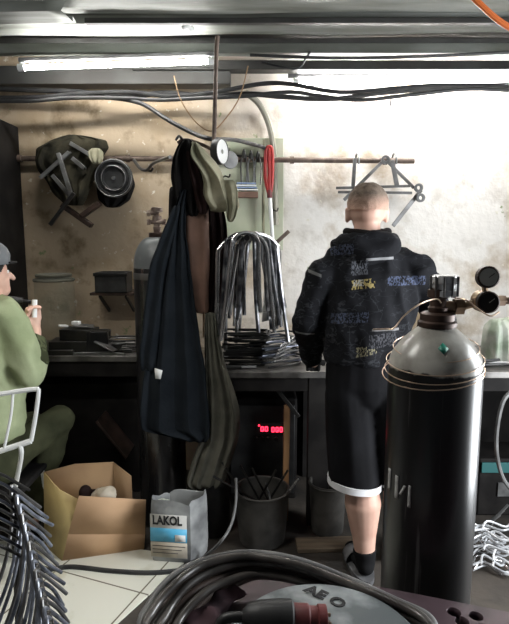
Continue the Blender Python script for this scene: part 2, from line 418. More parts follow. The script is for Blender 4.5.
# tile patch on the floor
a = PZ(176, 571, 0); d = Vector((math.cos(math.radians(62)), math.sin(math.radians(62)), 0))
poly = [a+d*.12, a-d*1.6, Vector((-2.15, .8, 0)), Vector((-2.15, 2.62, 0)), Vector((-.9, 2.62, 0))]
TILE_ROT = math.radians(21)
org = Vector(((min(p.x for p in poly)+max(p.x for p in poly))/2, (min(p.y for p in poly)+max(p.y for p in poly))/2, 0))
Rt = Matrix.Rotation(TILE_ROT, 3, 'Z')
TILE_OFF = (-(Rt @ ((PZ(107, 624, 0)+PZ(163, 575, 0))/2-org)).x, -(Rt @ ((PZ(63, 577, 0)+PZ(147, 592, 0))/2-org)).y, 0)
M['tile'] = tile_material()
mb = MB(); k = len(poly)
mb.add([p for p in poly]+[p+Vector((0, 0, .008)) for p in poly], [tuple(range(k))[::-1], tuple(range(k, 2*k))]+[(i, (i+1) % k, k+(i+1) % k, k+i) for i in range(k)])
struct(mb.build('floor_tiles', M['tile'], smooth=False))

def corrugated(name, x0, x1, ys, z, h, mt, tilt=0, ragged=0, xslope=0):
    """roof sheet with trapezoid ridges running along x"""
    prof = []; y0, y1, pitch = ys
    y = y0
    while y < y1:
        prof += [(y, 0), (y+pitch*.55, 0), (y+pitch*.62, h), (y+pitch*.93, h)]; y += pitch
    nx = 26; vs = []; fs = []
    for i in range(nx+1):
        x = x0+(x1-x0)*i/nx
        for (yy, hh) in prof:
            xx = x
            if ragged and i == nx: xx += ragged*math.sin(yy*31)+ragged*.6*math.sin(yy*77)
            vs.append(Vector((xx, yy+xslope*(xx-x0), z+hh+tilt*(yy-y0)+.004*math.sin(xx*5+yy*9))))
    n = len(prof)
    for i in range(nx):
        for j in range(n-1): fs.append((i*n+j, i*n+j+1, (i+1)*n+j+1, (i+1)*n+j))
    o = MB().add(vs, fs).build(name, mt, solid=.003, recalc=False); struct(o); return o
corrugated('ceiling_sheet', -2.2, 2.2, (1.2, 3.0, .27), 2.60, .035, M['tin'], xslope=-.02)
corrugated('ceiling_sheet', -2.2, -.84, (1.75, 2.72, .25), 2.535, .03, M['tin'], ragged=.035, xslope=-.03)
corrugated('ceiling_sheet', -2.2, 2.2, (3.0, 3.5, .25), 2.66, .03, M['tin_dark'])
struct(MB().box((0.0, 3.05, 2.565), (4.4, .06, .05)).build('beam', M['tin'], bevel=.004))
struct(MB().box((.75, 3.28, 2.545), (2.9, .09, .05)).build('beam', M['tin_dark'], bevel=.004))
struct(MB().box((-1.17, 3.33, 2.50), (2.06, .12, .10)).build('beam', M['tin_dark'], bevel=.004))
struct(MB().box((.7, 2.72, 2.585), (3.0, .035, .025)).build('beam', M['tin_dark'], bevel=.004))

# ------------------------------------------------------------------ lamps
def lamp(u0, v0, u1, v1, Y, mt, label, r=.016, box=.05):
    a = P(u0, v0, Y); b = P(u1, v1, Y); mid = (a+b)/2
    t = thing('fluorescent_lamp', mid+Vector((0, 0, .07)), label, 'lamp', None)
    up = Vector((0, .012, .040))
    MB().bar(a+up-(b-a)*.03, b+up+(b-a)*.03, .03, box*.45).build('housing', M['hose_grey'], t, bevel=.004)
    MB().tube([a, b], r*.8, 12).build('tube', mt, t)
    for q, s in ((a, -1), (b, 1)):
        e = (b-a).normalized()*s
        MB().tube([q-e*.004, q+e*.03], r*1.15, 12).tube([q+e*.018, q+e*.018+up], .009, 8).build('lamp_holder', M['white_enamel'], t)
    return t
lamp(24, 67.5, 209, 61.5, 3.0, M['tube_light'], 'fluorescent tube lamp over the dirty bench, complete tube in view, left of the pipe', .017)
lamp(298, 82.5, 640, 77, 3.36, M['tube_light_strong'], 'dazzling fluorescent tube lamp on top of the pale wall above the standing man', .019)

# ------------------------------------------------------------------ wall pipe, ceiling pipe, cables
t = thing('wall_pipe', P(200, 159, 3.44), 'rusty horizontal steel pipe fixed along the plaster wall', 'pipe')
MB().tube([P(-40, 158.5, 3.44), P(130, 158.5, 3.44), P(290, 160, 3.44), P(414, 161, 3.44)], .0165, 12).build('pipe', M['rusty_pipe'], t)
for u, v in ((20, 158.5), (128, 158.5), (292, 160), (385, 161)):
    q = P(u, v, 3.44); MB().tube([q-Vector((.012, 0, 0)), q+Vector((.012, 0, 0))], .023, 12).tube([q, q+Vector((0, .06, 0))], .009, 8).build('clamp', M['rusty_pipe'], t)
tag(MB().tube([P(217.5, 36, 2.78), P(216.5, 48, 2.78), P(213.5, 158, 2.78)], .011, 10).build('ceiling_pipe', M['rusty_pipe']), 'thin rusty steel pipe hanging straight down from the ceiling by the coats', 'pipe')

def cable(name, pts, r, mt, label, cat='cable', group=None, sub=8, n=8):
    o = MB().tube(smooth_path(pts, sub), r, n).build(name, mt); return tag(o, label, cat, group)
def wavy(us, vs, Y, amp=1): return [P(u, v, Y) for u, v in zip(us, vs)]
cable('electric_cable', wavy((-20, 40, 90, 130, 170, 215, 260, 290, 340, 400, 450, 530), (98, 97, 93, 92, 96, 92, 84, 84, 92, 88, 85, 87), 3.22), 0.0125, M['black_rubber'], 'thick black cable strung under the ceiling, top one of the wavy run')
cable('electric_cable', wavy((-20, 30, 80, 120, 165, 205, 250, 285, 330, 380, 440, 530), (88, 90, 92, 97, 93, 96, 94, 97, 99, 93, 88, 84), 3.28), 0.0150, M['black_rubber'], 'thick black cable strung under the ceiling, second of the wavy run')
cable('electric_cable', wavy((-20, 30, 70, 120, 160, 200, 245, 290, 320, 360, 410, 470, 530), (101, 101, 98, 98, 100, 98, 96, 92, 96, 100, 95, 89, 92), 3.16), 0.0112, M['black_rubber'], 'slimmer black cable strung under the ceiling, lowest of the wavy run')
cable('electric_cable', [P(105, 97, 3.2), P(140, 103, 3.15), P(168, 120, 3.05), P(195, 134, 2.95), P(212, 139, 2.86), P(235, 140, 3.1), P(262, 147, 3.35), P(272, 152, 3.42)], .012, M['black_rubber'], 'thick black cable sagging from the ceiling run past the coat hook to the pegboard')
cable('conduit_hose', [P(246, 93, 3.3), P(259, 104, 3.36), P(268, 122, 3.42), P(273, 145, 3.45), P(275, 175, 3.46), P(276, 225, 3.46)], .018, M['conduit'], 'grey flexible conduit bending down the wall beside the red handled tool', 'conduit')
cable('thin_wire', [P(174, 76, 3.0), P(180, 98, 2.95), P(194, 120, 2.88), P(211, 131, 2.80), P(226, 118, 2.88), P(240, 96, 2.95), P(248, 66, 3.0)], .0035, M['card_in'], 'thin tan wire hanging in a loop across the ceiling pipe', 'wire')
cable('electric_cable', [P(262, 62, 3.02), P(282, 67, 3.0), P(298, 68, 3.0), P(306, 58, 3.0), P(310, 52, 3.02)], .006, M['black_rubber'], 'short black cable tied in a knot under the roof sheets')
cable('electric_cable', [P(250, 55, 2.97), P(340, 58, 2.97), P(430, 56, 2.97), P(530, 51, 2.97)], .008, M['black_rubber'], 'straight black cable along the roof sheets above the dazzling lamp')
cable('electric_cable', [P(468, -8, 2.3), P(482, 6, 2.3), P(498, 20, 2.3), P(520, 34, 2.3)], .012, M['orange'], 'orange cable crossing the roof corner')
cable('hanging_wire', [P(391, 95, 3.17), P(391, 100, 3.17), P(390, 107, 3.17)], .005, M['black_rubber'], 'short wire end hanging off the cable run in front of the dazzling lamp', 'wire')
q = PZ(187, 25, 2.595)
tag(organic([('ball', q, (.02, .02, .022)), ('ball', q+Vector((.014, .02, -.012)), (.022, .012, .014)), ('ball', q+Vector((-.014, -.01, -.016)), (.014, .012, .012))], .006, 'foam_lump', M['paper'], None, 2), 'pale lump of foam stuck to the roof sheet', 'foam lump')

# ------------------------------------------------------------------ hanging things on the wall, over the dirty bench
def drape(name, rows, Y, dep, mt, parent=None, folds=3, amp=.012, n=36, ph=0, jit=.004):
    rings = []; pts = []
    # densify rows
    R = []
    for i in range(len(rows)-1):
        for k in range(4):
            f = k/4; f2 = f*f*(3-2*f); R.append(tuple(rows[i][j]*(1-f)+rows[i+1][j]*f for j in range(3)))
    R.append(rows[-1])
    for ri, (v, ul, ur) in enumerate(R):
        a = P(ul, v, Y); b = P(ur, v, Y); c = (a+b)/2; hw = (b-a).length/2; e = ri/(len(R)-1)
        env = min(1, .35+e*3)*min(1, .5+(1-e)*6)
        ring = []
        for k in range(n):
            th = 2*math.pi*k/n; cx = math.cos(th); sx = math.sin(th)
            x = c.x+hw*math.copysign(abs(cx)**.8, cx)
            y = Y+dep*env*math.copysign(abs(sx)**.7, sx)+amp*env*math.sin(folds*math.pi*cx+ph+e*1.6)*(1 if sx < .2 else .6)
            q = Vector((x, y, c.z)); nz = noise.noise(q*9+Vector((ph, 0, 0)))*jit*2.5
            ring.append(q+Vector((nz*.6, nz, nz*.4)))
        rings.append(ring)
    return MB().loft(rings).build(name, mt, parent, sub=1)
tag(drape('cloth_bundle', [(135, 66, 84), (140, 52, 106), (148, 36, 108), (160, 33, 100), (172, 38, 96), (184, 46, 90), (196, 55, 88), (206, 62, 82)], 3.33, .05, M['dark_olive'], folds=4, amp=.02, jit=.012), 'bundle of dark cloth slung over the wall pipe under the small frame', 'cloth')
t = thing('angle_frame', P(66, 190, 3.24), 'small frame of grey angle bars hanging crossed on the dark cloth bundle', 'metal frame')
for (u0, v0, u1, v1, y0, y1) in ((69, 152, 40, 178, 3.25, 3.24), (58, 153, 71, 196, 3.24, 3.20), (70, 143, 92, 156, 3.26, 3.25), (72, 158, 84, 168, 3.25, 3.24), (52, 175, 70, 196, 3.25, 3.22)):
    MB().bar(P(u0, v0, y0), P(u1, v1, y1), .022, .008, up=(0, 1, 0)).bar(P(u0, v0, y0)+Vector((.008, .008, 0)), P(u1, v1, y1)+Vector((.008, .008, 0)), .006, .022, up=(0, 1, 0)).build('bar', M['grey_steel'], t, bevel=.001)
tag(MB().bar(P(74, 193, 3.18), P(50, 225, 3.18), .02, .02).build('steel_bar', M['black_steel'], bevel=.002), 'short black square bar sticking down below the small angle frame', 'bar')
tag(MB().bar(P(82, 216, 3.36), P(100, 203, 3.36), .05, .03).bar(P(62, 205, 3.37), P(92, 226, 3.37), .05, .03).build('steel_bracket', M['brown_metal'], bevel=.004), 'dark rusty bracket hanging low behind the small angle frame', 'bracket')
tag(drape('work_glove', [(148, 92, 100), (152, 88, 104), (158, 90, 104), (164, 94, 101)], 3.24, .018, M['olive_cloth'], amp=.006), 'yellowish work glove tucked beside the round black disc', 'glove')
tag(drape('cloth_bag', [(164, 100, 128), (172, 94, 133), (186, 96, 135), (200, 98, 130), (208, 106, 118)], 3.40, .028, M['black_cloth'], amp=.01, ph=2), 'black cloth bag hanging behind the round disc on the wall pipe', 'bag')
c = P(114.5, 178.5, 3.33)
t = thing('disc_wheel', c, 'round black disc with ring grooves hanging on the wall pipe', 'disc')
MB().lathe([(.0, 0), (.112, 0), (.116, .012), (.112, .028), (.098, .030), (.094, .020), (.082, .018), (.078, .026), (.066, .028), (.06, .016), (.03, .012), (.0, .012)], c, 40, (0, -1, 0)).build('disc', M['black_rubber'], t)
MB().lathe([(.0, .0), (.086, .0), (.090, .006), (.086, .012), (.0, .012)], c+Vector((0, -.016, 0)), 36, (0, -1, 0)).build('ring', M['grey_steel'], t) if False else None
mb = MB()
for r in (.108, .072): mb.tube([c+Vector((r*math.cos(a*math.pi/20), -.030, r*math.sin(a*math.pi/20))) for a in range(40)], .0028, 6, closed=True)
mb.build('groove_ring', M['grey_steel'], t)
MB().lathe([(.0, 0), (.012, 0), (.012, .012), (0, .014)], c+Vector((0, -.012, 0)), 14, (0, -1, 0)).build('hub', M['bright_steel'], t)

# cupboard edge at the far corner
q = P(10, 200, 3.3)
t = thing('metal_cupboard', (q.x-.3, 3.3, 0), 'tall dark metal cupboard standing in the corner behind the seated worker', 'cupboard')
zt = P(10, 121, 3.3).z
MB().box((q.x-.3, 3.3, zt/2), (.6, .36, zt)).build('carcass', M['bench_black'], t, bevel=.006)
MB().box((q.x-.3, 3.11, zt/2), (.56, .02, zt-.08)).build('door', M['bench_black'], t, bevel=.003)

# ------------------------------------------------------------------ benches
def bench(name, x0, x1, y0, y1, h, label, legs, apron=.1, top=.035):
    t = thing(name, ((x0+x1)/2, (y0+y1)/2, 0), label, 'workbench')
    MB().box(((x0+x1)/2, (y0+y1)/2, h-top/2), (x1-x0, y1-y0, top)).build('bench_top', M['bench_top'], t, bevel=.004)
    MB().box(((x0+x1)/2, y0+.03, h-top-apron/2), (x1-x0-.04, .03, apron)).build('front_rail', M['bench_black'], t, bevel=.003)
    MB().box(((x0+x1)/2, y1-.02, (h-top)/2), (x1-x0-.02, .012, h-top)).build('shade_board', M['bench_black'], t)  # added dark board, stands in for the shade under the bench
    for (lx, ly, wd) in legs:
        MB().box((lx, ly, (h-top)/2), (wd, .06, h-top)).build('leg', M['bench_black'], t, bevel=.003)
    return t
HL = P(90, 356, 3.0).z; HR = P(270, 372, 2.77).z
bench('work_bench', q.x+.02, -.55, 3.0, 3.47, HL, 'long black workbench under the round disc, littered with black parts', [(q.x+.06, 3.05, .06), (-.60, 3.05, .06), (q.x+.06, 3.42, .06), (-.60, 3.42, .06)], apron=.09)
xl = P(318, 450, 2.80).x
bench('work_bench', -.30, 2.15, 2.77, 3.47, HR, 'black steel workbench the standing man works at', [(xl, 2.81, .115), (-.26, 2.81, .05), (-.26, 3.42, .06), (2.05, 2.81, .06), (2.05, 3.42, .06), (xl, 3.42, .06)], apron=.075)
# chest and board under the long bench; dark bench backs are added shade
q0 = P(85, 460, 3.2)
tag(MB().box((-1.0, 3.3, .35), (.7, .25, .7)).build('storage_chest', M['bench_black'], bevel=.01), 'dark chest standing beneath the long black bench', 'chest')
q = P(122, 440, 2.98)
tag(MB().bar(P(101, 416, 3.08), P(130, 452, 3.08), .012, .2, up=(0, 1, 0)).build('tilted_panel', M['brown_metal'], bevel=.002), 'thin dark board leaning tilted under the long black bench', 'board')

# ---- on the long black bench
zb = HL
def on(u, Y): return P(u, 340, Y).x
c = Vector((P(56, 320, 3.25).x, 3.25, zb)); ztop = P(56, 276, 3.25).z
t = thing('plastic_jar', c, 'big cloudy see-through jar standing upside down on the long bench', 'jar')
r = .118; hh = ztop-zb
MB().lathe([(r*.93, 0), (r*.98, .01), (r, hh*.6), (r*.97, hh*.92), (r*.86, hh)], c, 36).build('vessel', M['jar_glass'], t)
MB().lathe([(.0, 0), (r*.88, 0), (r*.90, .012), (r*.86, .018), (0, .016)], c+Vector((0, 0, hh-.004)), 36).build('base_disc', M['grey_olive'], t)
mb = MB().lathe([(r*1.0, 0), (r*1.03, .008), (r*1.0, .016)], c+Vector((0, 0, hh*.93)), 36); mb.build('rim_band', M['grey_olive'], t)
# black box on a little wall shelf
qa = P(97, 272, 3.3); qb = P(129, 292, 3.3)
t = thing('wall_bracket', (P(113, 300, 3.4).x, 3.42, P(113, 293, 3.3).z), 'small dark wall shelf under the black box', 'shelf')
sz = P(113, 292, 3.3).z
MB().box(((qa.x+qb.x)/2, 3.37, sz-.008), (.26, .25, .016)).build('shelf_board', M['brown_metal'], t, bevel=.002)
for s in (-.08, .08): MB().bar(((qa.x+qb.x)/2+s, 3.28, sz-.02), ((qa.x+qb.x)/2+s, 3.49, sz-.14), .012, .02).build('strut', M['black_steel'], t)
t = thing('storage_box', ((qa.x+qb.x)/2, 3.32, sz), 'open black box standing on the small wall shelf', 'box')
bw, bd, bh = qb.x-qa.x, .16, qa.z-sz
mb = MB(); cx = (qa.x+qb.x)/2
mb.box((cx, 3.32, sz+.004), (bw, bd, .008))
for s in (-1, 1): mb.box((cx+s*(bw/2-.004), 3.32, sz+bh/2), (.008, bd, bh)); mb.box((cx, 3.32+s*(bd/2-.004), sz+bh/2), (bw, .008, bh))
mb.build('shell', M['black_rubber'], t, bevel=.003)
MB().box((cx, 3.32-bd/2-.004, sz+bh-.012), (bw+.012, .008, .02)).build('lip', M['black_steel'], t, bevel=.002)
# metal parts
def part_on(name, u, Y, w_, d_, h_, mt, label, cat, rz=0, z=None, tilt=0, bevel=.004):
    x = on(u, Y); z0 = zb if z is None else z
    Mx = Matrix.Rotation(rz, 3, 'Z') @ Matrix.Rotation(tilt, 3, 'Y')
    ext = abs(w_/2*math.sin(tilt))
    return tag(MB().box((x, Y, z0+h_/2*math.cos(tilt)+ext), (w_, d_, h_), M=Mx).build(name, mt, bevel=bevel), label, cat)
part_on('steel_block', 74, 3.12, .25, .16, .075, M['black_steel'], 'wide flat black steel block on the long bench before the jar', 'steel block', .1)
part_on('steel_block', 80, 3.12, .19, .13, .065, M['black_steel'], 'black steel block stacked on the wide flat one', 'steel block', -.15, z=zb+.075)
part_on('steel_block', 98, 3.10, .12, .10, .13, M['black_steel'], 'upright black steel block in the middle of the long bench', 'steel block', .2)
part_on('steel_plate', 84, 3.12, .12, .10, .012, M['grey_steel'], 'small grey steel plate lying tilted atop the block stack', 'steel plate', .3, z=zb+.14, tilt=.12)
part_on('steel_plate', 107, 3.06, .13, .09, .01, M['grey_steel'], 'grey steel plate leaning on the upright block', 'steel plate', -.3, z=zb+.02, tilt=.4)
part_on('steel_tray', 60, 3.06, .17, .10, .03, M['black_steel'], 'shallow black tray at the front edge of the long bench', 'tray', .05)
part_on('paper_scrap', 64, 3.14, .05, .04, .012, M['paper'], 'crumpled white paper scrap on the block stack', 'paper', .6, z=zb+.141, tilt=.1)
part_on('paper_scrap', 77, 3.11, .045, .035, .02, M['paper'], 'small white folded scrap on the grey plate', 'paper', -.2, z=zb+.163)
def cup(u, Y, r, h, label, mt, name='metal_cup', z=None):
    c = Vector((on(u, Y), Y, zb if z is None else z))
    t = thing(name, c, label, 'cup')
    MB().lathe([(r*.85, 0), (r*.9, .005), (r, h), (r*.92, h), (r*.84, .01), (0, .009)], c, 22).build('bowl', mt, t)
    MB().tube([c+Vector((r*math.cos(k*math.pi/12), r*math.sin(k*math.pi/12), h)) for k in range(24)], .003, 6, closed=True).build('rim', M['grey_steel'], t)
cup(119, 3.09, .042, .06, 'small black metal cup near the gas cylinder end of the long bench', M['black_steel'])
cup(103, 3.27, .05, .10, 'taller black cup standing at the back of the long bench', M['black_steel'])
cup(29, 3.3, .035, .14, 'white paper cup beyond the seated worker\'s hand', M['paper'], 'paper_cup')
def sheet_pile():
    for i in range(7):
        x = on(122, 3.12); a = random.uniform(-.25, .25)
        q = Vector((x+random.uniform(-.02, .02), 3.15+random.uniform(-.02, .02), zb+.003+i*.011))
        pts = [q+Matrix.Rotation(a, 3, 'Z') @ Vector(p) for p in ((-.08, -.06, 0), (.08, -.06, 0), (.08, .06, 0), (-.08, .06, 0))]
        tag(MB().tube(smooth_path(pts, 3, True), .005, 6, closed=True).build('steel_loop', M['grey_steel'] if i % 2 else M['black_steel']), 'flat bent steel loop piled on the long bench beside the gas cylinder', 'steel loop', 'steel loops piled beside the gas cylinder')
sheet_pile()
for i, (u, Y, L_, a) in enumerate(((90, 3.04, .22, .1), (112, 3.03, .16, -.2), (70, 3.2, .25, .4))):
    x = on(u, Y); d = Vector((math.cos(a), math.sin(a), 0))*L_/2
    tag(MB().bar(Vector((x, Y, zb+.007))-d, Vector((x, Y, zb+.007))+d, .014, .014).build('steel_bar', M['grey_steel'], bevel=.002), ['bare steel bar along the front edge of the long bench', 'short steel bar end near the black cup on the long bench', 'steel bar lying askew behind the flat blocks'][i], 'bar')

# ------------------------------------------------------------------ gas cylinder behind the coats
def gas_cylinder(c, r, h_body, h_neck, label, white_from, capn):
    t = thing('gas_cylinder', c, label, 'gas cylinder')
    prof = [(r*.8, 0), (r*.97, .015), (r, .05), (r, h_body), (r*.985, h_body+.03)]
    n = 9; ms = [0]*4
    for i in range(1, n+1):
        q = i/n; a = q*math.pi/2
        rr = r*(.985-.67*(1-math.cos(a))*.9-.06*q); prof.append((max(rr, .035), h_body+.03+(h_neck-h_body-.03)*math.sin(a)**1.15)); ms.append(1)
    ms[3] = 1 if white_from else 0
    MB().lathe(prof, c, 48, ms=ms).build('bottle', [M['cyl_black'], M['cyl_grey']], t)
    return t
lc = Vector((P(159, 300, 2.86).x, 2.86, 0)); zsh = P(159, 262, 2.86).z; znk = P(159, 237, 2.86).z
t = gas_cylinder(lc, .128, zsh-.03, znk, 'tall dark gas cylinder with whitish shoulder behind the hanging coats', True, 0)
MB().lathe([(.04, 0), (.045, .004), (.045, .03), (.04, .035)], lc+Vector((0, 0, znk-.012)), 24).build('neck_ring', M['brown_metal'], t)
MB().lathe([(.018, 0), (.022, .03), (.016, .035), (.016, .06), (.024, .063), (.024, .085), (.012, .09), (.012, .105), (.03, .107), (.03, .128), (.02, .132)], lc+Vector((0, 0, znk+.022)), 18).build('valve', M['pale_brass'], t)
mb = MB()
for s, dz in ((-1, .055), (1, .055), (-1, .10)): mb.tube([lc+Vector((0, -.01, znk+.022+dz)), lc+Vector((s*.04, -.015, znk+.022+dz))], .011, 10).tube([lc+Vector((s*.03, -.015, znk+.022+dz)), lc+Vector((s*.048, -.015, znk+.022+dz))], .017, 6)
mb.build('valve_outlet', M['pale_brass'], t)
mb = MB(); zz = P(150, 277, 2.7).z
MB().lathe([(.1295, 0), (.1305, .004), (.1305, .03), (.1295, .034)], lc+Vector((0, 0, zz-.02)), 40).build('hoop_band', M['grey_steel'], t)
MB().bar(lc+Vector((.02, -.129, zz-.5)), lc+Vector((.02, -.129, zz+.05)), .012, .006).build('strap', M['brown_metal'], t)

# ------------------------------------------------------------------ coats on the hook
t = thing('coat_hook', P(190, 140, 2.74), 'bent iron hook bar carrying the coats at the foot of the ceiling pipe', 'hook')
MB().tube(smooth_path([P(213, 150, 2.765), P(205, 146, 2.75), P(192, 141, 2.74), P(183, 140, 2.73), P(178, 143, 2.72)], 5), .009, 8).build('hook_bar', M['rusty_pipe'], t)
MB().tube(smooth_path([P(183, 140, 2.73), P(179, 136, 2.70), P(176, 140, 2.68)], 4), .006, 8).build('hook_tip', M['black_steel'], t)
t = thing('wall_hook', P(150, 162, 3.3), 'grey steel hook arm reaching off the wall pipe toward the coats', 'hook')
MB().tube(smooth_path([P(134, 160, 3.42), P(140, 168, 3.35), P(147, 170, 3.3), P(154, 163, 3.2), P(170, 157, 3.0)], 5), .010, 8).build('arm', M['grey_steel'], t)
MB().tube(smooth_path([P(147, 170, 3.3), P(151, 171, 3.28), P(153, 168, 3.27)], 4), .007, 8).build('hook_tip', M['black_steel'], t)
tag(drape('leather_apron', [(190, 180, 204), (205, 180, 208), (225, 181, 209), (260, 184, 209), (295, 187, 209), (314, 196, 208)], 2.69, .018, M['brown_leather'], folds=2, amp=.006), 'brown leather apron hanging between the dark coats', 'apron')
tag(drape('work_coat', [(194, 205, 214), (205, 206, 222), (225, 207, 227), (260, 208, 229), (300, 206, 226), (338, 204, 221), (372, 205, 218)], 2.80, .035, M['maroon_cloth'], folds=3, amp=.015, ph=1), 'dark maroon coat hanging behind the olive jacket', 'coat')
t = thing('long_coat', P(180, 440, 2.66), 'long navy work coat with a white tag, foremost of the hanging clothes', 'coat')
drape('coat_body', [(189, 181, 188), (205, 176, 186), (235, 170, 186), (262, 163, 190), (300, 157, 195), (340, 151, 201), (380, 144, 207), (405, 142, 209), (428, 142, 210), (436, 176, 210), (441, 184, 207)], 2.66, .045, M['navy_cloth'], t, folds=3, amp=.02, ph=.5)
drape('sleeve', [(205, 173, 182), (230, 164, 178), (262, 150, 170), (300, 145, 165), (345, 141, 160), (372, 140, 155)], 2.635, .032, M['navy_cloth'], t, folds=2, amp=.008, ph=2)
q = P(159, 373, 2.57)
MB().add([P(154.5, 368, 2.585), P(162.5, 370.5, 2.58), P(160.5, 379, 2.58), P(155.5, 378.5, 2.585)], [(0, 1, 2, 3)]).build('tag', M['paper'], t, solid=.003)
tag(drape('black_jacket', [(139, 184, 190), (146, 178, 196), (158, 173, 201), (178, 171, 205), (198, 174, 204), (210, 180, 201), (217, 186, 198)], 2.70, .05, M['black_cloth'], folds=3, amp=.018, ph=2), 'black jacket bunched at the very top of the coat hook', 'jacket')
tag(drape('cloth_strip', [(186, 169, 180), (210, 168, 181), (240, 169, 178), (268, 170, 176)], 2.72, .02, M['black_cloth'], folds=2, amp=.006), 'narrow black cloth dangling beside the cylinder valve', 'cloth')
t = thing('olive_jacket', P(215, 215, 2.62), 'faded olive jacket with drooping sleeve slung over the coat hook', 'jacket')
drape('jacket_body', [(142, 190, 197), (150, 190, 206), (162, 193, 216), (178, 198, 226), (192, 201, 234), (204, 205, 236), (212, 210, 236)], 2.64, .05, M['olive_cloth'], t, folds=2.3, amp=.018, ph=1, jit=.020)
drape('sleeve', [(180, 216, 234), (192, 222, 238), (206, 226, 238), (216, 226, 236), (222, 228, 233)], 2.60, .028, M['olive_cloth'], t, folds=2, amp=.01, ph=3)
drape('lining', [(150, 186, 192), (166, 188, 200), (188, 192, 206), (206, 197, 210), (214, 200, 206)], 2.655, .03, M['maroon_cloth'], t, folds=2, amp=.01)
tag(drape('canvas_cloth', [(312, 205, 216), (335, 206, 218), (362, 205, 224), (390, 204, 234), (415, 203, 240), (438, 200, 239), (460, 192, 232), (480, 187, 226), (487, 192, 218)], 2.70, .05, M['grey_olive'], folds=4, amp=.02, ph=1.5), 'long grey canvas cloth hanging below the navy coat', 'cloth')
tag(MB().bar(P(204, 288, 2.83), P(203.5, 337, 2.83), .006, .045, up=(0, 1, 0)).build('cardboard_strip', M['card']), 'tan cardboard strip wedged behind the leather apron', 'cardboard')

# ------------------------------------------------------------------ pegboard and its tools
t = thing('pegboard', P(246, 236, 3.46), 'pale green painted tool board fixed on the wall', 'board')
a = P(214, 138, 3.47); b = P(283, 250, 3.47)
MB().box(((a.x+b.x)/2, 3.475, (a.z+b.z)/2), (b.x-a.x, .02, a.z-b.z)).build('panel', M['green_panel'], t, bevel=.003)
MB().box((P(264, 190, 3.46).x, 3.462, (a.z+b.z)/2), (.012, .008, a.z-b.z-.02)).build('batten', M['olive_cloth'], t, bevel=.002)
q = P(246, 156, 3.43)
MB().tube([P(232, 155, 3.44), P(262, 158, 3.44)], .006, 8).build('tool_rail', M['black_steel'], t)
c = P(217, 152, 2.72)
t = thing('tape_roll', c, 'round white roll hanging at the foot of the ceiling pipe', 'roll')
ax = (.90, -.44, 0)
MB().lathe([(.012, 0), (.058, 0), (.058, .03), (.012, .03), (.012, 0)], c, 28, ax, caps=False).build('roll', M['paper'], t)
MB().lathe([(.057, -.003), (.062, -.003), (.062, .033), (.057, .033), (.057, -.003)], c, 28, ax, caps=False).build('rim', M['black_rubber'], t)
c = P(229.5, 160, 3.38)
t = thing('round_mirror', c, 'grey disc hanging on the tool board beside the white roll', 'disc')
MB().lathe([(0, 0), (.05, 0), (.054, .006), (.05, .012), (0, .014)], c, 26, (.5, -1, 0)).build('disc', M['hose_grey'], t)
MB().tube([c+Vector((0, 0, .05)), c+Vector((0, .05, .075))], .004, 6).build('hanger', M['black_steel'], t)
def pliers(u, v, L, label, mt):
    q = P(u, v, 3.42); t = thing('pliers', q, label, 'pliers')
    for s in (-1, 1):
        MB().tube(smooth_path([q+Vector((s*.004, 0, .03)), q+Vector((s*.012, 0, 0)), q+Vector((s*.02, -.005, -.05)), q+Vector((s*.014, -.005, -L))], 4), [.005]*13, 7).build('handle', mt, t)
    MB().lathe([(.002, .055), (.01, .04), (.014, .01), (.012, 0)], q+Vector((0, -.002, -.0)), 10).build('jaw', M['black_steel'], t)
pliers(244, 158, .16, 'grey pliers hanging on the tool board rail, nearest the grey disc', M['grey_steel'])
pliers(251, 159, .14, 'dark pliers hanging in the middle of the tool board rail', M['hose_grey'])
pliers(258, 160, .15, 'pale pliers hanging on the tool board rail, nearest the red handle', M['bright_steel'])
for i, (u, v) in enumerate(((223, 178), (271, 212))):
    tag(MB().tube(smooth_path([P(u, v, 3.46), P(u+2, v-2, 3.40), P(u+6, v-1, 3.38), P(u+7, v-4, 3.37)], 4), .005, 7).build('peg_hook', M['black_steel']), ['black peg hook over the olive jacket sleeve', 'black peg hook beside the white shaft'][i], 'hook')
t = thing('paper_stack', P(246, 196, 3.40), 'stack of white and blue papers on the little board ledge', 'papers')
for i in range(4):
    q = P(246, 190-i*2.2, 3.42); MB().box(q, (.15-.012*i, .05, .006), rz=.04*i).build('sheet', M['blue_paper' if i % 2 else 'paper'], t)
q = P(246, 195, 3.42)
tag(MB().box(q, (.15, .08, .035)).build('ledge_box', M['brown_leather'], bevel=.003), 'brown tray box fixed on the tool board under the papers', 'tray')
# red handled tool
t = thing('grinding_tool', P(269, 235, 3.36), 'long tool with a red loop handle and white shaft hanging on the tool board', 'tool')
rim = [P(265.5, 160, 3.37), P(266, 150, 3.37), P(269, 146.5, 3.37), P(272, 150, 3.37), P(272.5, 165, 3.37), P(272, 182, 3.37), P(269.5, 194, 3.37), P(266, 182, 3.37), P(265.2, 170, 3.37)]
MB().tube(smooth_path(rim, 5, True), .011, 10, closed=True).tube([P(269, 148, 3.37), P(269.3, 172, 3.37), P(269.5, 192, 3.37)], .012, 10).build('handle', M['red_plastic'], t)
MB().tube([P(269.5, 190, 3.37), P(269.8, 198, 3.37)], .016, 12).build('collar', M['dark_red'], t)
MB().tube([P(269.8, 197, 3.37), P(273, 246, 3.37)], .012, 12).build('shaft', M['white_enamel'], t)

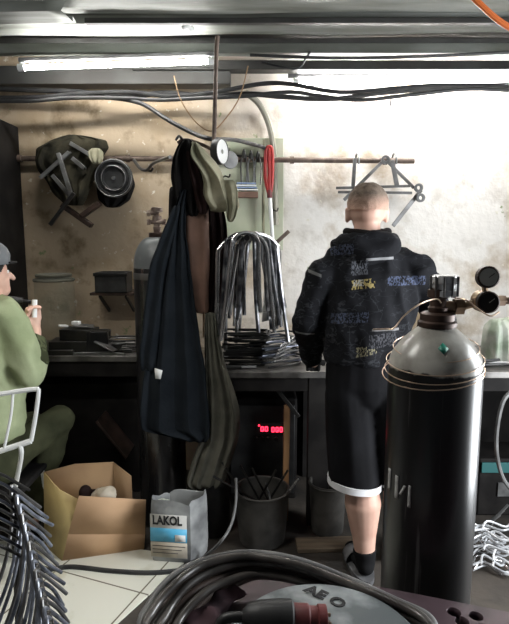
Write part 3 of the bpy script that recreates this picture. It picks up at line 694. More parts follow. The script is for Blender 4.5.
# ------------------------------------------------------------------ hanging U bars
t = thing('support_bar', P(272, 240, 3.1), 'dark steel bar jutting off the wall under the hooped rods', 'bar')
bs = P(247, 238, 2.66); be = P(262, 240, 3.48)
MB().tube([bs, be], .014, 10).build('bar', M['black_steel'], t)
MB().bar(P(276, 243, 3.2), P(289, 231, 3.2), .022, .022).bar(P(276, 243, 3.2), P(260, 246, 3.3), .02, .02).build('side_stub', M['rusty_pipe'], t, bevel=.002)
NB = 22
for i in range(NB):
    f = i/(NB-1); c = bs.lerp(be, .05+.62*f); s = random.Random(i*13+1)
    hw = s.uniform(.06, .165); rot = s.uniform(-.9, .7); L1 = s.uniform(.38, .57); L2 = s.uniform(.34, .50)
    off = s.uniform(-.075, .06) if hw < .12 else s.uniform(-.04, .02); r = .0108
    top = c.z+.014+r
    pts = []
    spl1 = s.uniform(.01, .05); spl2 = s.uniform(.01, .05)
    pts.append(Vector((-hw-spl1+off, 0, -hw-L1+.06)))
    pts.append(Vector((-hw-spl1*.4+off, 0, -hw-L1*.45)))
    for k in range(9):
        a = math.pi-math.pi*k/8; pts.append(Vector((hw*math.cos(a)+off*abs(math.cos(a)), 0, hw*.85*math.sin(a)-hw*.85)))
    pts.append(Vector((hw+spl2*.4+off, 0, -hw-L2*.45)))
    pts.append(Vector((hw+spl2+off, 0, -hw-L2+.06)))
    R = Matrix.Rotation(rot, 3, 'Z') @ Matrix.Rotation(s.uniform(-.13, .13), 3, 'Y')
    pts = [R @ p+Vector((c.x, c.y, top)) for p in pts]
    o = MB().tube(smooth_path(pts, 4), r, 8).build('hooped_rod', M['bright_steel'] if i in (0, 2, 4, 7, 11) else M['dull_steel'])
    if i in (0, 2, 4, 7, 11): tag(o, 'bright steel rod bent in a hoop hanging among the dark hooped rods', 'rod', 'bright hooped rods over the support bar')
    else: tag(o, 'dark steel rod bent in a hoop hanging over the support bar', 'rod', 'dark hooped rods over the support bar')
tag(MB().add([P(264, 292, 3.15), P(279, 298, 3.12), P(281, 318, 3.10), P(262, 322, 3.12)], [(0, 1, 2, 3)]).build('paper_sheet', M['paper'], solid=.002), 'white paper sheet standing behind the hooped rods', 'paper')

# ---- stack of bent parts on the steel bench
zr = HR
for i in range(30):
    s = random.Random(i*7+3); lay = i//2; side = i % 2
    x = P(246, 345, 2.98).x if side == 0 else P(276, 345, 2.98).x
    if side == 1 and lay > 12: continue
    q = Vector((x+s.uniform(-.025, .025), 2.97+s.uniform(-.03, .03), zr+.008+lay*.0125)); a = s.uniform(-.2, .2)+(0 if side == 0 else .5)
    L_, W_ = s.uniform(.10, .13), s.uniform(.06, .09)
    pts = [(-L_, -W_, 0), (L_*.8, -W_, 0), (L_, -W_*.6, 0), (L_, W_*.6, 0), (L_*.8, W_, 0), (-L_, W_, 0)]
    R = Matrix.Rotation(a, 3, 'Z'); pts = [q+R @ Vector(p) for p in pts]
    mt = M['blue_steel'] if (side == 1 and lay % 3 != 0) else M['black_steel']
    o = MB().tube(smooth_path(pts, 3), .006, 7).build('bent_bracket', mt)
    if mt is M['blue_steel']: tag(o, 'greyish bent steel bracket stacked on the steel bench beside the man\'s arm', 'bracket', 'greyish bent brackets on the steel bench')
    else: tag(o, 'black bent steel bracket stacked on the steel bench under the hooped rods', 'bracket', 'black bent brackets on the steel bench')
for i in range(5):
    s = random.Random(i+50); q = P(284+i*2.2, 362-i*4, 2.86)
    tag(MB().tube([q+Vector((-.07, -.02, 0)), q+Vector((.06, .10, .02+.01*i))], .006, 7).build('steel_rod', M['bright_steel']), 'bright straight rod lying slanted beside the stack of bent brackets', 'rod', 'bright rods slanted on the steel bench')
t = thing('hand_tool', P(232, 362, 2.84), 'small shiny hand tool at the front edge of the steel bench', 'tool')
q = P(232, 364, 2.82); q.z = zr+.012
MB().tube([q+Vector((-.04, 0, 0)), q+Vector((.05, .01, 0))], .011, 10).build('grip', M['black_rubber'], t)
MB().tube([q+Vector((.05, .01, 0)), q+Vector((.13, .02, 0))], .006, 8).build('blade', M['chrome'], t)
for i, (u, v0, Y) in enumerate(((232, 344, 3.0),)):
    pass

# ------------------------------------------------------------------ triangular bracket on the pipe (behind the standing man)
t = thing('triangle_frame', P(384, 175, 3.3), 'grey triangular steel frame hanging on the wall pipe above the man\'s head', 'metal frame')
Y = 3.36
for a, b, wd in (((384, 160), (344, 200), .02), ((386, 160), (414, 188), .018), ((336, 188), (410, 186), .016), ((338, 192), (412, 193), .016), ((355, 158), (353, 187), .022), ((392, 160), (397, 186), .026), ((421, 190), (393, 226), .024)):
    MB().bar(P(*a, Y), P(*b, Y-.02), wd, .012, up=(0, 1, 0)).build('bar', M['grey_steel'], t, bevel=.0015)
for u in (357, 394):
    q = P(u, 160.5, 3.42); MB().tube(smooth_path([q+Vector((0, -.06, -.03)), q+Vector((0, -.05, .02)), q+Vector((0, .015, .042)), q+Vector((0, .055, .01))], 4), .006, 7).build('hook', M['grey_steel'], t)
for u, v in ((385, 160), (418, 188), (420, 198)):
    MB().lathe([(.012, 0), (.026, 0), (.026, .02), (.012, .02), (.012, 0)], P(u, v, Y-.02), 18, (0, -1, 0), caps=False).build('pivot_ring', M['hose_grey'], t)

# ------------------------------------------------------------------ under the steel bench
t = thing('welding_machine', (P(264, 440, 3.1).x, 3.1, 0), 'black welding machine with glowing red digits under the steel bench', 'welding machine')
cx = P(262, 440, 3.1).x; zt = P(262, 398, 2.97).z; zl = P(268, 428.5, 2.95).z
MB().box((cx, 3.15, zt/2+.03), (.40, .36, zt-.06)).build('casing', M['bench_black'], t, bevel=.015, seg=3)
MB().box((cx, 2.965, zt/2+.03), (.37, .012, zt-.14)).build('front_panel', M['black_rubber'], t, bevel=.004)
a = P(255, 423, 2.955); b = P(284, 435, 2.955)
MB().box(((a.x+b.x)/2, 2.957, (a.z+b.z)/2), (b.x-a.x, .006, a.z-b.z)).build('display', M['dark_glass'], t)
segs = {'0': 'abcdef', '1': 'bc', '2': 'abged', '8': 'abcdefg', '5': 'afgcd'}
def digit(mb, x, z, ch, w_=.013, h_=.024, y=2.952):
    S = {'a': ((0, 1), (1, 1)), 'b': ((1, 1), (1, .5)), 'c': ((1, .5), (1, 0)), 'd': ((0, 0), (1, 0)), 'e': ((0, 0), (0, .5)), 'f': ((0, .5), (0, 1)), 'g': ((0, .5), (1, .5))}
    for s_ in segs[ch]:
        p, q = S[s_]; mb.bar(Vector((x+p[0]*w_, y, z+p[1]*h_)), Vector((x+q[0]*w_, y, z+q[1]*h_)), .0055, .004, up=(0, 1, 0))
mb = MB(); x0 = P(261, 428, 2.952).x; z0 = P(261, 431, 2.952).z
for i, ch in enumerate('00'): digit(mb, x0+i*.024, z0, ch)
for i, ch in enumerate('000'): digit(mb, x0+.062+i*.023, z0-.004, ch)
for u, v in ((259, 425.5), (263.5, 430), (278, 431)): mb.ball(P(u, v, 2.950), .0055, 8)
mb.build('digits', M['red_led'], t)
for u in (256, 262, 268, 276): MB().lathe([(.011, 0), (.011, .01), (.008, .013), (0, .013)], P(u, 438+(.4 if u > 270 else 0), 2.957), 14, (0, -1, 0)).build('button', M['black_steel'], t)
MB().tube(smooth_path([(cx-.12, 3.1, zt), (cx-.12, 3.1, zt+.05), (cx+.12, 3.1, zt+.05), (cx+.12, 3.1, zt)], 5), .01, 8).build('handle', M['black_rubber'], t)
tag(MB().bar(P(287, 405, 2.86), P(285, 520, 2.84), .034, .022, up=(0, 1, 0)).build('wooden_post', M['wood'], bevel=.003), 'upright wooden slat in front of the welding machine', 'slat')
tag(MB().bar(P(275, 387, 2.83), P(299, 417, 2.80), .02, .012, up=(0, 1, 0)).build('steel_strip', M['black_steel'], bevel=.002), 'short black strip slanting before the wooden slat', 'strip')
# bucket with scraps
bq = PZ(262, 540, 0); bq = Vector((P(262, 520, 2.66).x, 2.64, 0)); bz = P(262, 492, 2.60).z
t = thing('scrap_bucket', bq, 'dented grey bucket of scrap rods below the steel bench', 'bucket')
rb = .138
MB().lathe([(rb*.72, 0), (rb*.85, .012), (rb*.93, bz*.4), (rb*1.0, bz*.95), (rb*1.02, bz), (rb*.96, bz), (rb*.9, bz*.4), (rb*.8, .02), (0, .02)], bq, 36).build('pail', M['bucket_grey'], t)
MB().tube([bq+Vector((rb*1.01*math.cos(k*math.pi/18), rb*1.01*math.sin(k*math.pi/18), bz)) for k in range(36)], .006, 7, closed=True).build('rim', M['bucket_grey'], t)
rods = [((248, 505), (222, 462), 0), ((255, 500), (213, 476), 0), ((262, 505), (240, 465), 0), ((268, 500), (252, 468), 0), ((278, 505), (299, 478), 1), ((266, 505), (288, 470), 0), ((270, 498), (266, 483), 1), ((256, 505), (276, 470), 0)]
for i, (a, b, br) in enumerate(rods):
    s = random.Random(i); pb = P(*b, 2.58+.1*s.random()); pa = Vector((bq.x+s.uniform(-.05, .05), bq.y+s.uniform(-.05, .05), .05))
    top = P(*a, 2.62)
    d = (pb-top); 
    o = MB().tube([top-d*.8 if False else top-d.normalized()*.10, pb], .009 if (a[0] == 278) else .006, 8).build('scrap_rod', M['bright_steel'] if br else M['black_steel'])
    lab = {4: 'bright flat rod end leaning out of the scrap bucket', 6: 'short bright rod end standing up in the scrap bucket'}.get(i)
    tag(o, lab or 'dark scrap rod leaning out of the dented bucket', 'rod', None if lab else 'dark scrap rods in the bucket')
# bin behind leg
q = Vector((P(327, 520, 2.74).x, 2.73, 0)); hz = P(327, 487, 2.66).z
t = thing('waste_bin', q, 'smaller grey bin behind the standing man\'s leg', 'bin')
MB().lathe([(.075, 0), (.085, .01), (.10, hz*.97), (.102, hz), (.094, hz), (.08, .02), (0, .02)], q, 32).build('pail', M['bucket_grey'], t)
MB().tube([q+Vector((.101*math.cos(k*math.pi/16), .101*math.sin(k*math.pi/16), hz-.01)) for k in range(32)], .005, 6, closed=True).build('rim', M['bucket_grey'], t)
# dark canister behind the printed can
q = Vector((P(213, 520, 2.72).x, 2.74, 0)); hz = P(213, 485, 2.66).z
t = thing('metal_canister', q, 'dark canister behind the printed can under the canvas cloth', 'canister')
MB().lathe([(.085, 0), (.09, .01), (.09, hz-.02), (.08, hz), (.0, hz)], q, 30).build('drum', M['black_steel'], t)
MB().lathe([(.03, 0), (.035, .005), (.035, .02), (0, .022)], q+Vector((0, 0, hz)), 18).build('lid', M['bucket_grey'], t)
pl = PZ(328, 550, 0)
tag(MB().box((pl.x, pl.y+.03, .012), (.32, .11, .024), rz=.05).build('wood_plank', M['plank_wood'], bevel=.004), 'dusty wooden plank on the floor beside the man\'s shoe', 'plank')
tag(MB().box((.02, 2.42, .006), (.26, .16, .012), rz=-.3).build('steel_offcut', M['brown_metal'], bevel=.003), 'flat rusty offcut lying on the floor before the bucket', 'offcut')

# ------------------------------------------------------------------ cardboard box
A = PZ(62, 562, 0); B = PZ(144, 550, 0); A2 = PZ(45, 547, 0); B2 = PZ(119, 539, 0)
t = thing('cardboard_box', (A+B)/2+Vector((0, .1, 0)), 'torn open cardboard box on the white floor tiles', 'box')
def panel(name, pts, mt, th=.006):
    return MB().add(pts, [tuple(range(len(pts)))]).build(name, mt, t, solid=th)
up = Vector((0, 0, 1)); e = B-A
Af, Bf = P(68, 534, A.y), P(145, 534, B.y)
panel('front_panel', [A, B, Bf, Af], M['card'])
panel('front_flap', [Af, Bf, P(146, 500, B.y-.035), P(79, 496, A.y-.02)], M['card'])
panel('side_panel', [A, A2, P(44, 472, A2.y), P(53, 483, A2.y-.05), P(60, 490, A2.y-.07), P(79, 500, A.y-.01), P(72, 520, A.y)], M['card_tape'])
panel('rear_panel', [A2, B2, P(113, 462, B2.y), P(75, 464, (A2.y+B2.y)/2), P(44, 472, A2.y)], M['card_in'])
panel('side_panel', [B2, B, Bf, P(132, 498, B.y+.04), P(131, 476, B.y+.07), P(113, 462, B2.y)], M['card_in'])
panel('bottom_panel', [A+up*.004, B+up*.004, B2+up*.004, A2+up*.004], M['card_in'])
MB().tube([P(78, 470, A2.y-.05), P(80, 472, A2.y-.05)], .012, 10).build('stain', M['card_tape'], t) if False else None
q = P(90, 492, A.y+.10)
tag(organic([('cone', q+Vector((-.02, 0, -.1)), .05, q+Vector((-.03, 0, .0)), .03), ('cone', q+Vector((.03, .02, -.1)), .05, q+Vector((.01, .03, -.03)), .03)], .01, 'rag', M['maroon_cloth'], None, 3, lambda p, n: n*noise.noise(p*20)*.012), 'dark brown rag stuffed in the torn cardboard box', 'rag')
q = P(106, 494, A.y+.08)
tag(organic([('ball', q, (.05, .05, .035)), ('ball', q+Vector((-.04, .03, -.03)), (.05, .05, .04))], .01, 'crumpled_bag', M['label_beige'], None, 3, lambda p, n: n*noise.noise(p*30)*.015), 'crumpled pale bag inside the torn cardboard box', 'bag')

# ------------------------------------------------------------------ printed plastic can (top cut off)
A = PZ(149, 562, 0); B = PZ(191, 565, 0); Cc = PZ(211, 552, 0)
t = thing('plastic_can', (A+Cc)/2, 'cut-open grey plastic can with a blue printed band', 'can')
ex = (B-A); ey = (Cc-B); D = A+ey
cen = (A+Cc)/2; zt1 = P(172, 500, A.y).z
ring = []
def can_ring(z, g, wob=0, tilt=0):
    pts = []; cs = [A, B, Cc, D]
    for i in range(4):
        p0, p1, p2 = cs[i-1], cs[i], cs[(i+1) % 4]
        for f in (.25, .12, .04, 0): pts.append(p1+(p0-p1)*f+((p2-p1)*0))
        for f in (.04, .12, .25, .5): pts.append(p1+(p2-p1)*f)
    out = []
    for k, p in enumerate(pts):
        dd = (p-cen); q = cen+dd*g
        # round the corners
        if dd.length > .125: q = cen+dd.normalized()*(.125+(dd.length-.125)*.45)*g
        ww = wob*math.sin(k*1.1)*.006+wob*math.sin(k*.35+1)*.010
        out.append(Vector((q.x, q.y, z+ww)))
    return out
zs = [(0, .9), (.01, .97), (.04, 1.0), (zt1*.3, 1.02), (zt1*.75, 1.0), (zt1*.92, .99), (zt1, .95)]
rings = [can_ring(z, g, 1.2 if i == len(zs)-1 else 0) for i, (z, g) in enumerate(zs)]
inner = [can_ring(zt1-.002, .92, 1.2), can_ring(zt1*.7, .95), can_ring(.02, .93)]
MB().loft(rings+inner).build('shell', M['grey_plastic'], t)
fn = Vector((ex.y, -ex.x, 0)).normalized(); L_ = ex.length; exn = ex.normalized()
mid = (A+B)/2
def face(px, pz, off=.004): return mid+exn*px+fn*off+up*pz
def strip(name, x0, x1, z0, z1_, mt, off, par=None):
    return MB().add([face(x0, z0, off), face(x1, z0, off), face(x1, z1_, off), face(x0, z1_, off)], [(0, 1, 2, 3)]).build(name, mt, par or t, solid=.001)
w2 = L_*.43; zA = P(171, 540, A.y).z; zB = P(171, 533, A.y).z; zC = P(171, 526, A.y).z
lb = strip('printed_label', -w2, w2, .035, zt1*.80, M['label_pale'], .009)
strip('beige_print', -w2, w2, .04, zA, M['label_beige'], .0105)
strip('cyan_band', -w2, w2, zA+.003, zC, M['label_cyan'], .0105)
strip('white_patch', w2*.35, w2*.92, zA+.008, (zA+zC)/2+.006, M['paper'], .0118)
for i in range(3): strip('print_line', -w2*.9, w2*(.9-.2*i), zA-.02-.018*i, zA-.0165-.018*i, M['bucket_grey'], .0118)
vs, fs = text_mesh('LAKOL', .062, 0, .0022)
zl = P(169, 518.5, A.y).z; sx = 2*w2*.82/max(v.x for v in vs)/2
MB().add([face(v.x*sx-.006, zl+v.y, .0120) for v in vs], fs).build('lettering', M['ink'], t, smooth=False, recalc=False, solid=.001)
tag(organic([('ball', P(160, 502, A.y+.05), (.03, .02, .025)), ('ball', P(166, 503, A.y+.06), (.03, .02, .02))], .007, 'plastic_film', M['bag_white'], None, 2, lambda p, n: n*noise.noise(p*40)*.012), 'crumpled clear film poking out of the printed can', 'film')

# floor cables
cable('power_cable', [PZ(40, 572, .014), PZ(70, 567, .014), PZ(110, 571, .014), PZ(150, 573, .014), PZ(185, 570, .014), PZ(215, 566, .014), PZ(240, 570, .012)], .012, M['black_rubber'], 'thick black cable lying across the white tiles before the box')
cable('air_hose', [P(236, 478, 2.56), P(236, 500, 2.50), P(232, 522, 2.44), P(222, 540, 2.34), PZ(205, 556, .03), PZ(180, 570, .03), PZ(160, 590, .03)], .007, M['hose_grey'], 'thin grey hose dropping past the printed can to the floor', 'hose')

# ------------------------------------------------------------------ standing man
by = 2.36
t = thing('person', Vector((P(362, 570, by).x, by, 0)), 'person standing with back turned in printed black jacket and black shorts', 'person')
man = t
hd = P(367, 208, 2.42)
def skin_shapes():
    s = []
    neck0 = P(367, 256, 2.37); neck1 = P(367, 226, 2.40)
    s.append(('ball', hd+Vector((0, -.005, .005)), (.083, .097, .098)))
    s.append(('cone', hd+Vector((0, .04, -.05)), (.062, .05), hd+Vector((0, .055, -.095)), (.042, .035), {}))   # jaw
    s.append(('cone', hd+Vector((0, .095, -.015)), .008, hd+Vector((0, .115, -.045)), .013, {}))   # nose
    s.append(('cone', hd+Vector((-.03, .085, .012)), .012, hd+Vector((.03, .085, .012)), .012, {}))  # brow
    s.append(('cone', hd+Vector((-.018, .088, -.072)), .008, hd+Vector((.018, .088, -.072)), .008, {}))  # mouth
    s.append(('cone', neck0, .062, neck1, .058, {}))
    for sgn in (-1, 1):
        e = hd+Vector((sgn*.086, .0, -.03)); s.append(('cone', e+Vector((0, -.008, .022)), (.012, .018), e+Vector((0, .0, -.026)), (.010, .012), {}))
    ch = P(368, 290, 2.36); pel = P(364, 385, 2.36)
    s.append(('cone', P(367, 272, 2.36), (.12, .06), ch, (.13, .08), {})); s.append(('cone', ch, (.13, .08), pel, (.14, .10), {}))
    return s, neck0, ch, pel
sk, neck0, chest, pel = skin_shapes()
SHL = P(326, 276, 2.36); ELL = P(308, 318, 2.36); WRL = P(313, 362, 2.62)
SHR = P(416, 274, 2.36); ELR = P(438, 318, 2.42); WRR = P(420, 352, 2.72)
for (a, b, c_) in ((SHL, ELL, WRL), (SHR, ELR, WRR)):
    sk += [('cone', a, .052, b, .042, {}), ('cone', b, .042, c_, .03, {})]
HPL = P(347, 392, 2.37); KNL = P(361, 474, 2.36); ANL = P(365, 558, 2.34)
HPR = P(384, 392, 2.37); KNR = P(398, 474, 2.40); ANR = P(404, 553, 2.44)
for (a, b, c_) in ((HPL, KNL, ANL), (HPR, KNR, ANR)):
    ca = b.lerp(c_, .32)
    sk += [('cone', a, .085, b, .058, {}), ('cone', b, .066, ca+Vector((0, -.012, 0)), .084, {}), ('cone', ca+Vector((0, -.012, 0)), .084, b.lerp(c_, .68), .060, {}), ('cone', b.lerp(c_, .68), .058, c_, .044, {}), ('cone', Vector((c_.x, c_.y, .06)), .035, Vector((c_.x-.02, c_.y+.13, .04)), .03, {})]
# hands rest on the bench: palm, four fingers, thumb
def hand(wr, d, thumb):
    """shapes for a hand that starts at wr, points along d (palm down), thumb on the side `thumb`"""
    d = d.normalized(); sd = d.cross(Vector((0, 0, 1))).normalized()*thumb; dn = Vector((0, 0, -1))
    out = [('cone', wr, (.028, .02), wr+d*.075, (.038, .016), {'side': tuple(sd)})]
    for i, (off, L) in enumerate(((.028, .068), (.010, .078), (-.010, .072), (-.028, .055))):
        k = wr+d*.080+sd*off; k2 = k+d*L*.5+dn*.006; k3 = k2+d*L*.3+dn*.018; k4 = k3+d*L*.15+dn*.016
        out += [('cone', k-d*.02, .0105, k2, .0095, {'n': 10}), ('cone', k2, .0095, k3, .0085, {'n': 10}), ('cone', k3, .0085, k4, .0075, {'n': 10})]
    tb = wr+d*.02+sd*.026
    out += [('cone', tb, .014, tb+d*.035+sd*.025, .012, {'n': 10}), ('cone', tb+d*.035+sd*.025, .012, tb+d*.065+sd*.026+dn*.008, .009, {'n': 10})]
    return out
HANDL = hand(WRL, Vector((.12, 1, -.25)), 1); HANDR = hand(WRR, Vector((-.35, 1, -.2)), -1)
body = organic(sk+HANDL+HANDR, .0065, 'body', M['skin'], t, 5)
for s in (-1, 1): MB().ball(hd+Vector((s*.03, .088, -.005)), .011, 10).build('eye', M['paper'], t)
# gloves follow the hands
for hs, wr in ((HANDL, WRL), (HANDR, WRR)):
    fat = []
    for s_ in hs:
        rr = lambda r: tuple(x+.003 for x in r) if isinstance(r, tuple) else r+.003
        fat.append((s_[0], s_[1], rr(s_[2]), s_[3], rr(s_[4]), s_[5]))
    organic(fat, .005, 'glove', M['glove'], t, 3)
# hair cap: short clipped
def hair_disp(p, n): return n*(.004+.002*noise.noise(p*60))
hs = [('ball', hd+Vector((0, -.012, .012)), (.087, .100, .097))]
hm = M['hair']; hn_ = hm.node_tree.nodes; hl = hm.node_tree.links; hb2 = hn_['Principled BSDF']
src = hb2.inputs['Base Color'].links[0].from_socket; tcn = hn_.new('ShaderNodeTexCoord'); spn = hn_.new('ShaderNodeSeparateXYZ'); hl.new(tcn.outputs['Object'], spn.inputs[0])
rn = hn_.new('ShaderNodeMapRange'); rn.inputs['From Min'].default_value = hd.z-.020-t.location.z; rn.inputs['From Max'].default_value = hd.z+.055-t.location.z; hl.new(spn.outputs[2], rn.inputs['Value'])
xm = hn_.new('ShaderNodeMix'); xm.data_type = 'RGBA'; hl.new(rn.outputs[0], xm.inputs[0]); xm.inputs[6].default_value = (.60, .37, .28, 1); hl.new(src, xm.inputs[7]); hl.new(xm.outputs[2], hb2.inputs['Base Color'])
hair = organic(hs, .006, 'hair', M['hair'], t, 2, hair_disp)
b_ = bmesh.new(); b_.from_mesh(hair.data); base = wloc(t)
dele = [v for v in b_.verts if ((v.co+base).z-hd.z) < -.012+.9*max(0, ((v.co+base).y-hd.y-.02))-.25*abs(((v.co+base).x-hd.x))*0 or ((v.co+base).y-hd.y) > .075]
bmesh.ops.delete(b_, geom=dele, context='VERTS'); b_.to_mesh(hair.data); b_.free()
# jacket
patches = []
jbase = man.location
def pt(u, v, hw, hh, c, k=60, sl=0, solid=False):
    q = P(u, v, 2.25); s = 2.33/F; patches.append((q.x-jbase.x, q.z-jbase.z, hw*s, hh*s, c, k, sl, solid))
pt(381, 259, 14, 1.3, (.26, .26, .27), solid=True, sl=.05)
pt(363, 284, 11, 4.5, (.34, .27, .11), 95, .12)
pt(358, 283, 5, 3, (.42, .42, .40), 120, .05)
pt(360, 268, 8, 7, (.09, .095, .11), 110, .1)
pt(408, 281, 20, 4.5, (.07, .085, .14), 120, 0)
pt(350, 318, 17, 5, (.055, .065, .10), 120, .1)
pt(344, 250, 10, 5, (.06, .07, .11), 120, .1)
pt(385, 329, 14, 1.2, (.22, .21, .21), solid=True)
pt(366, 350, 10, 5, (.22, .20, .13), 110, .25)
pt(382, 340, 14, 7, (.07, .07, .08), 110, .1)
pt(316, 274, 6, 1.6, (.14, .14, .14), solid=True, sl=-.4)
pt(305, 337, 12, 1.0, (.2, .2, .2), solid=True, sl=-.1)
M['jacket'] = jacket_material(patches)
def wr_disp(p, n):
    q = Vector((p.x*9+p.z*3, p.y*9, p.z*5-p.x*2)); a = noise.noise(Vector((p.x*17, p.y*17, p.z*8)))*.011
    f = abs(noise.noise(q))*.030+abs(noise.noise(Vector((p.x*7, p.y*7, p.z*16))))*.012
    return n*(a-f+.012)
hemc = P(366, 362, 2.36); wst = P(366, 330, 2.36)
js = [('cone', P(367, 246, 2.38), (.09, .075), P(367, 258, 2.37), (.135, .09), {}),
      ('cone', P(342, 258, 2.37), .055, P(322, 276, 2.36), .07, {}), ('cone', P(393, 256, 2.37), .055, P(418, 274, 2.36), .07, {}),
      ('cone', P(368, 268, 2.36), (.19, .10), P(369, 290, 2.36), (.215, .125), {}),
      ('cone', P(369, 290, 2.36), (.215, .125), P(367, 340, 2.36), (.19, .13), {}),
      ('cone', P(367, 336, 2.36), (.19, .13), hemc, (.18, .12), {'flat': (False, True)})]
for sg, (a, b, c_) in ((-1, (SHL, ELL, WRL)), (1, (SHR, ELR, WRR))):
    js += [('cone', a+Vector((sg*.01, 0, .0)), .078, b, .068, {}), ('cone', b, .07, b.lerp(c_, .9), .055, {'flat': (False, True)})]
jacket = organic(js, .009, 'jacket', M['jacket'], t, 8, wr_disp)
# hood collar folded behind the neck
ncx = P(367, 238, 2.385)
cs = []
for k in range(20):
    f = lambda a: ncx+Vector((.088*math.cos(a), .085*math.sin(a)+.005, .012+.014*abs(math.cos(a))))
    cs.append(('cone', f(math.pi*k/10), .02, f(math.pi*(k+1)/10), .02, {'n': 10}))
organic(cs, .007, 'collar', M['black_cloth'], t, 6, lambda p, n: n*noise.noise(p*18)*.004)
hv = lambda x, y, z: ncx+Vector((x, y, z+.022))
hs = [('cone', hv(-.105, -.01, -.035), .035, hv(-.075, -.075, -.065), .045, {}), ('cone', hv(.105, -.01, -.035), .035, hv(.080, -.075, -.065), .045, {}),
      ('cone', hv(-.075, -.075, -.060), .045, hv(.0, -.090, -.085), .052, {}), ('cone', hv(.08, -.075, -.060), .045, hv(.0, -.090, -.085), .052, {}),
      ('cone', hv(-.06, -.075, -.025), .038, hv(.06, -.075, -.025), .038, {}), ('cone', hv(-.04, -.085, -.11), .035, hv(.05, -.085, -.11), .035, {}), ('cone', hv(-.13, .02, -.055), .03, hv(-.09, -.03, -.045), .04, {}), ('cone', hv(.13, .02, -.055), .03, hv(.09, -.03, -.045), .04, {})]
organic(hs, .008, 'hood', M['jacket'], t, 12, lambda p, n: n*(noise.noise(p*14)*.012-abs(noise.noise(p*Vector((8, 8, 8)).x))*.012+.004))
# shorts: two flaring legs
def sh_disp(p, n): return n*(noise.noise(Vector((p.x*14, p.y*14, p.z*3)))*.012)
KL0 = P(358, 474, 2.36); KR0 = P(402, 474, 2.38)
ss = [('cone', hemc+Vector((0, 0, .05)), (.175, .12), hemc+Vector((0, 0, -.10)), (.185, .13), {}),
      ('cone', P(348, 392, 2.36), (.108, .12), P(354.5, 483, 2.36), (.118, .115), {'flat': (False, True)}),
      ('cone', P(386, 392, 2.36), (.108, .12), P(403, 482, 2.38), (.118, .115), {'flat': (False, True)})]
organic(ss, .010, 'shorts', M['shorts'], t, 3, sh_disp)
for (u, v, Y) in ((354.5, 480.5, 2.36), (403, 480, 2.38)):
    q = P(u, v, Y); rings = []
    for dz, g in ((.012, 1.02), (.012, 1.045), (-.016, 1.05), (-.016, .98)):
        rings.append([q+Vector((.118*g*math.cos(k*math.pi/18), .115*g*math.sin(k*math.pi/18), dz+.012*math.cos(k*math.pi/18)*-1)) for k in range(36)])
    MB().loft(rings, caps=False).build('hem_trim', M['white_cloth'], t, solid=.004)
for a, yy in ((ANL, 0), (ANR, 0)):
    k = KNL if a is ANL else KNR
    fx = -.025 if a is ANL else .02
    organic([('cone', k.lerp(a, .885), .056, Vector((a.x, a.y, .10)), .050, {'flat': (True, False)}), ('cone', Vector((a.x, a.y, .10)), .050, Vector((a.x, a.y-.01, .06)), .044, {}), ('cone', Vector((a.x, a.y-.02, .06)), .040, Vector((a.x+fx*.7, a.y+.10, .05)), (.045, .03), {}), ('cone', Vector((a.x+fx*.7, a.y+.10, .05)), (.045, .03), Vector((a.x+fx, a.y+.18, .045)), (.04, .022), {})], .007, 'sock', M['sock'], t, 3)
    MB().loft([[Vector((a.x+fx*(.5+.5*math.sin(q_))+.058*math.cos(q_), a.y+.07+.155*math.sin(q_), z)) for q_ in [k_*math.pi/16 for k_ in range(32)]] for z in (0.002, .024)]).build('sole', M['shoe'], t)
    rings = []
    for yy_ in (.06, .15):
        rings.append([Vector((a.x+fx*.8+.058*math.cos(q_), a.y+yy_, .022+.068*math.sin(q_)*(1 if yy_ < .1 else .8))) for q_ in [math.pi*k_/14 for k_ in range(15)]])
    MB().loft(rings, caps=False).build('strap', M['shoe'], t, solid=.005) if False else None
    mb = MB(); n_ = 15; mb.add(rings[0]+rings[1], [(k_, k_+1, n_+k_+1, n_+k_) for k_ in range(n_-1)]); mb.build('strap', M['shoe'], t, solid=.005)

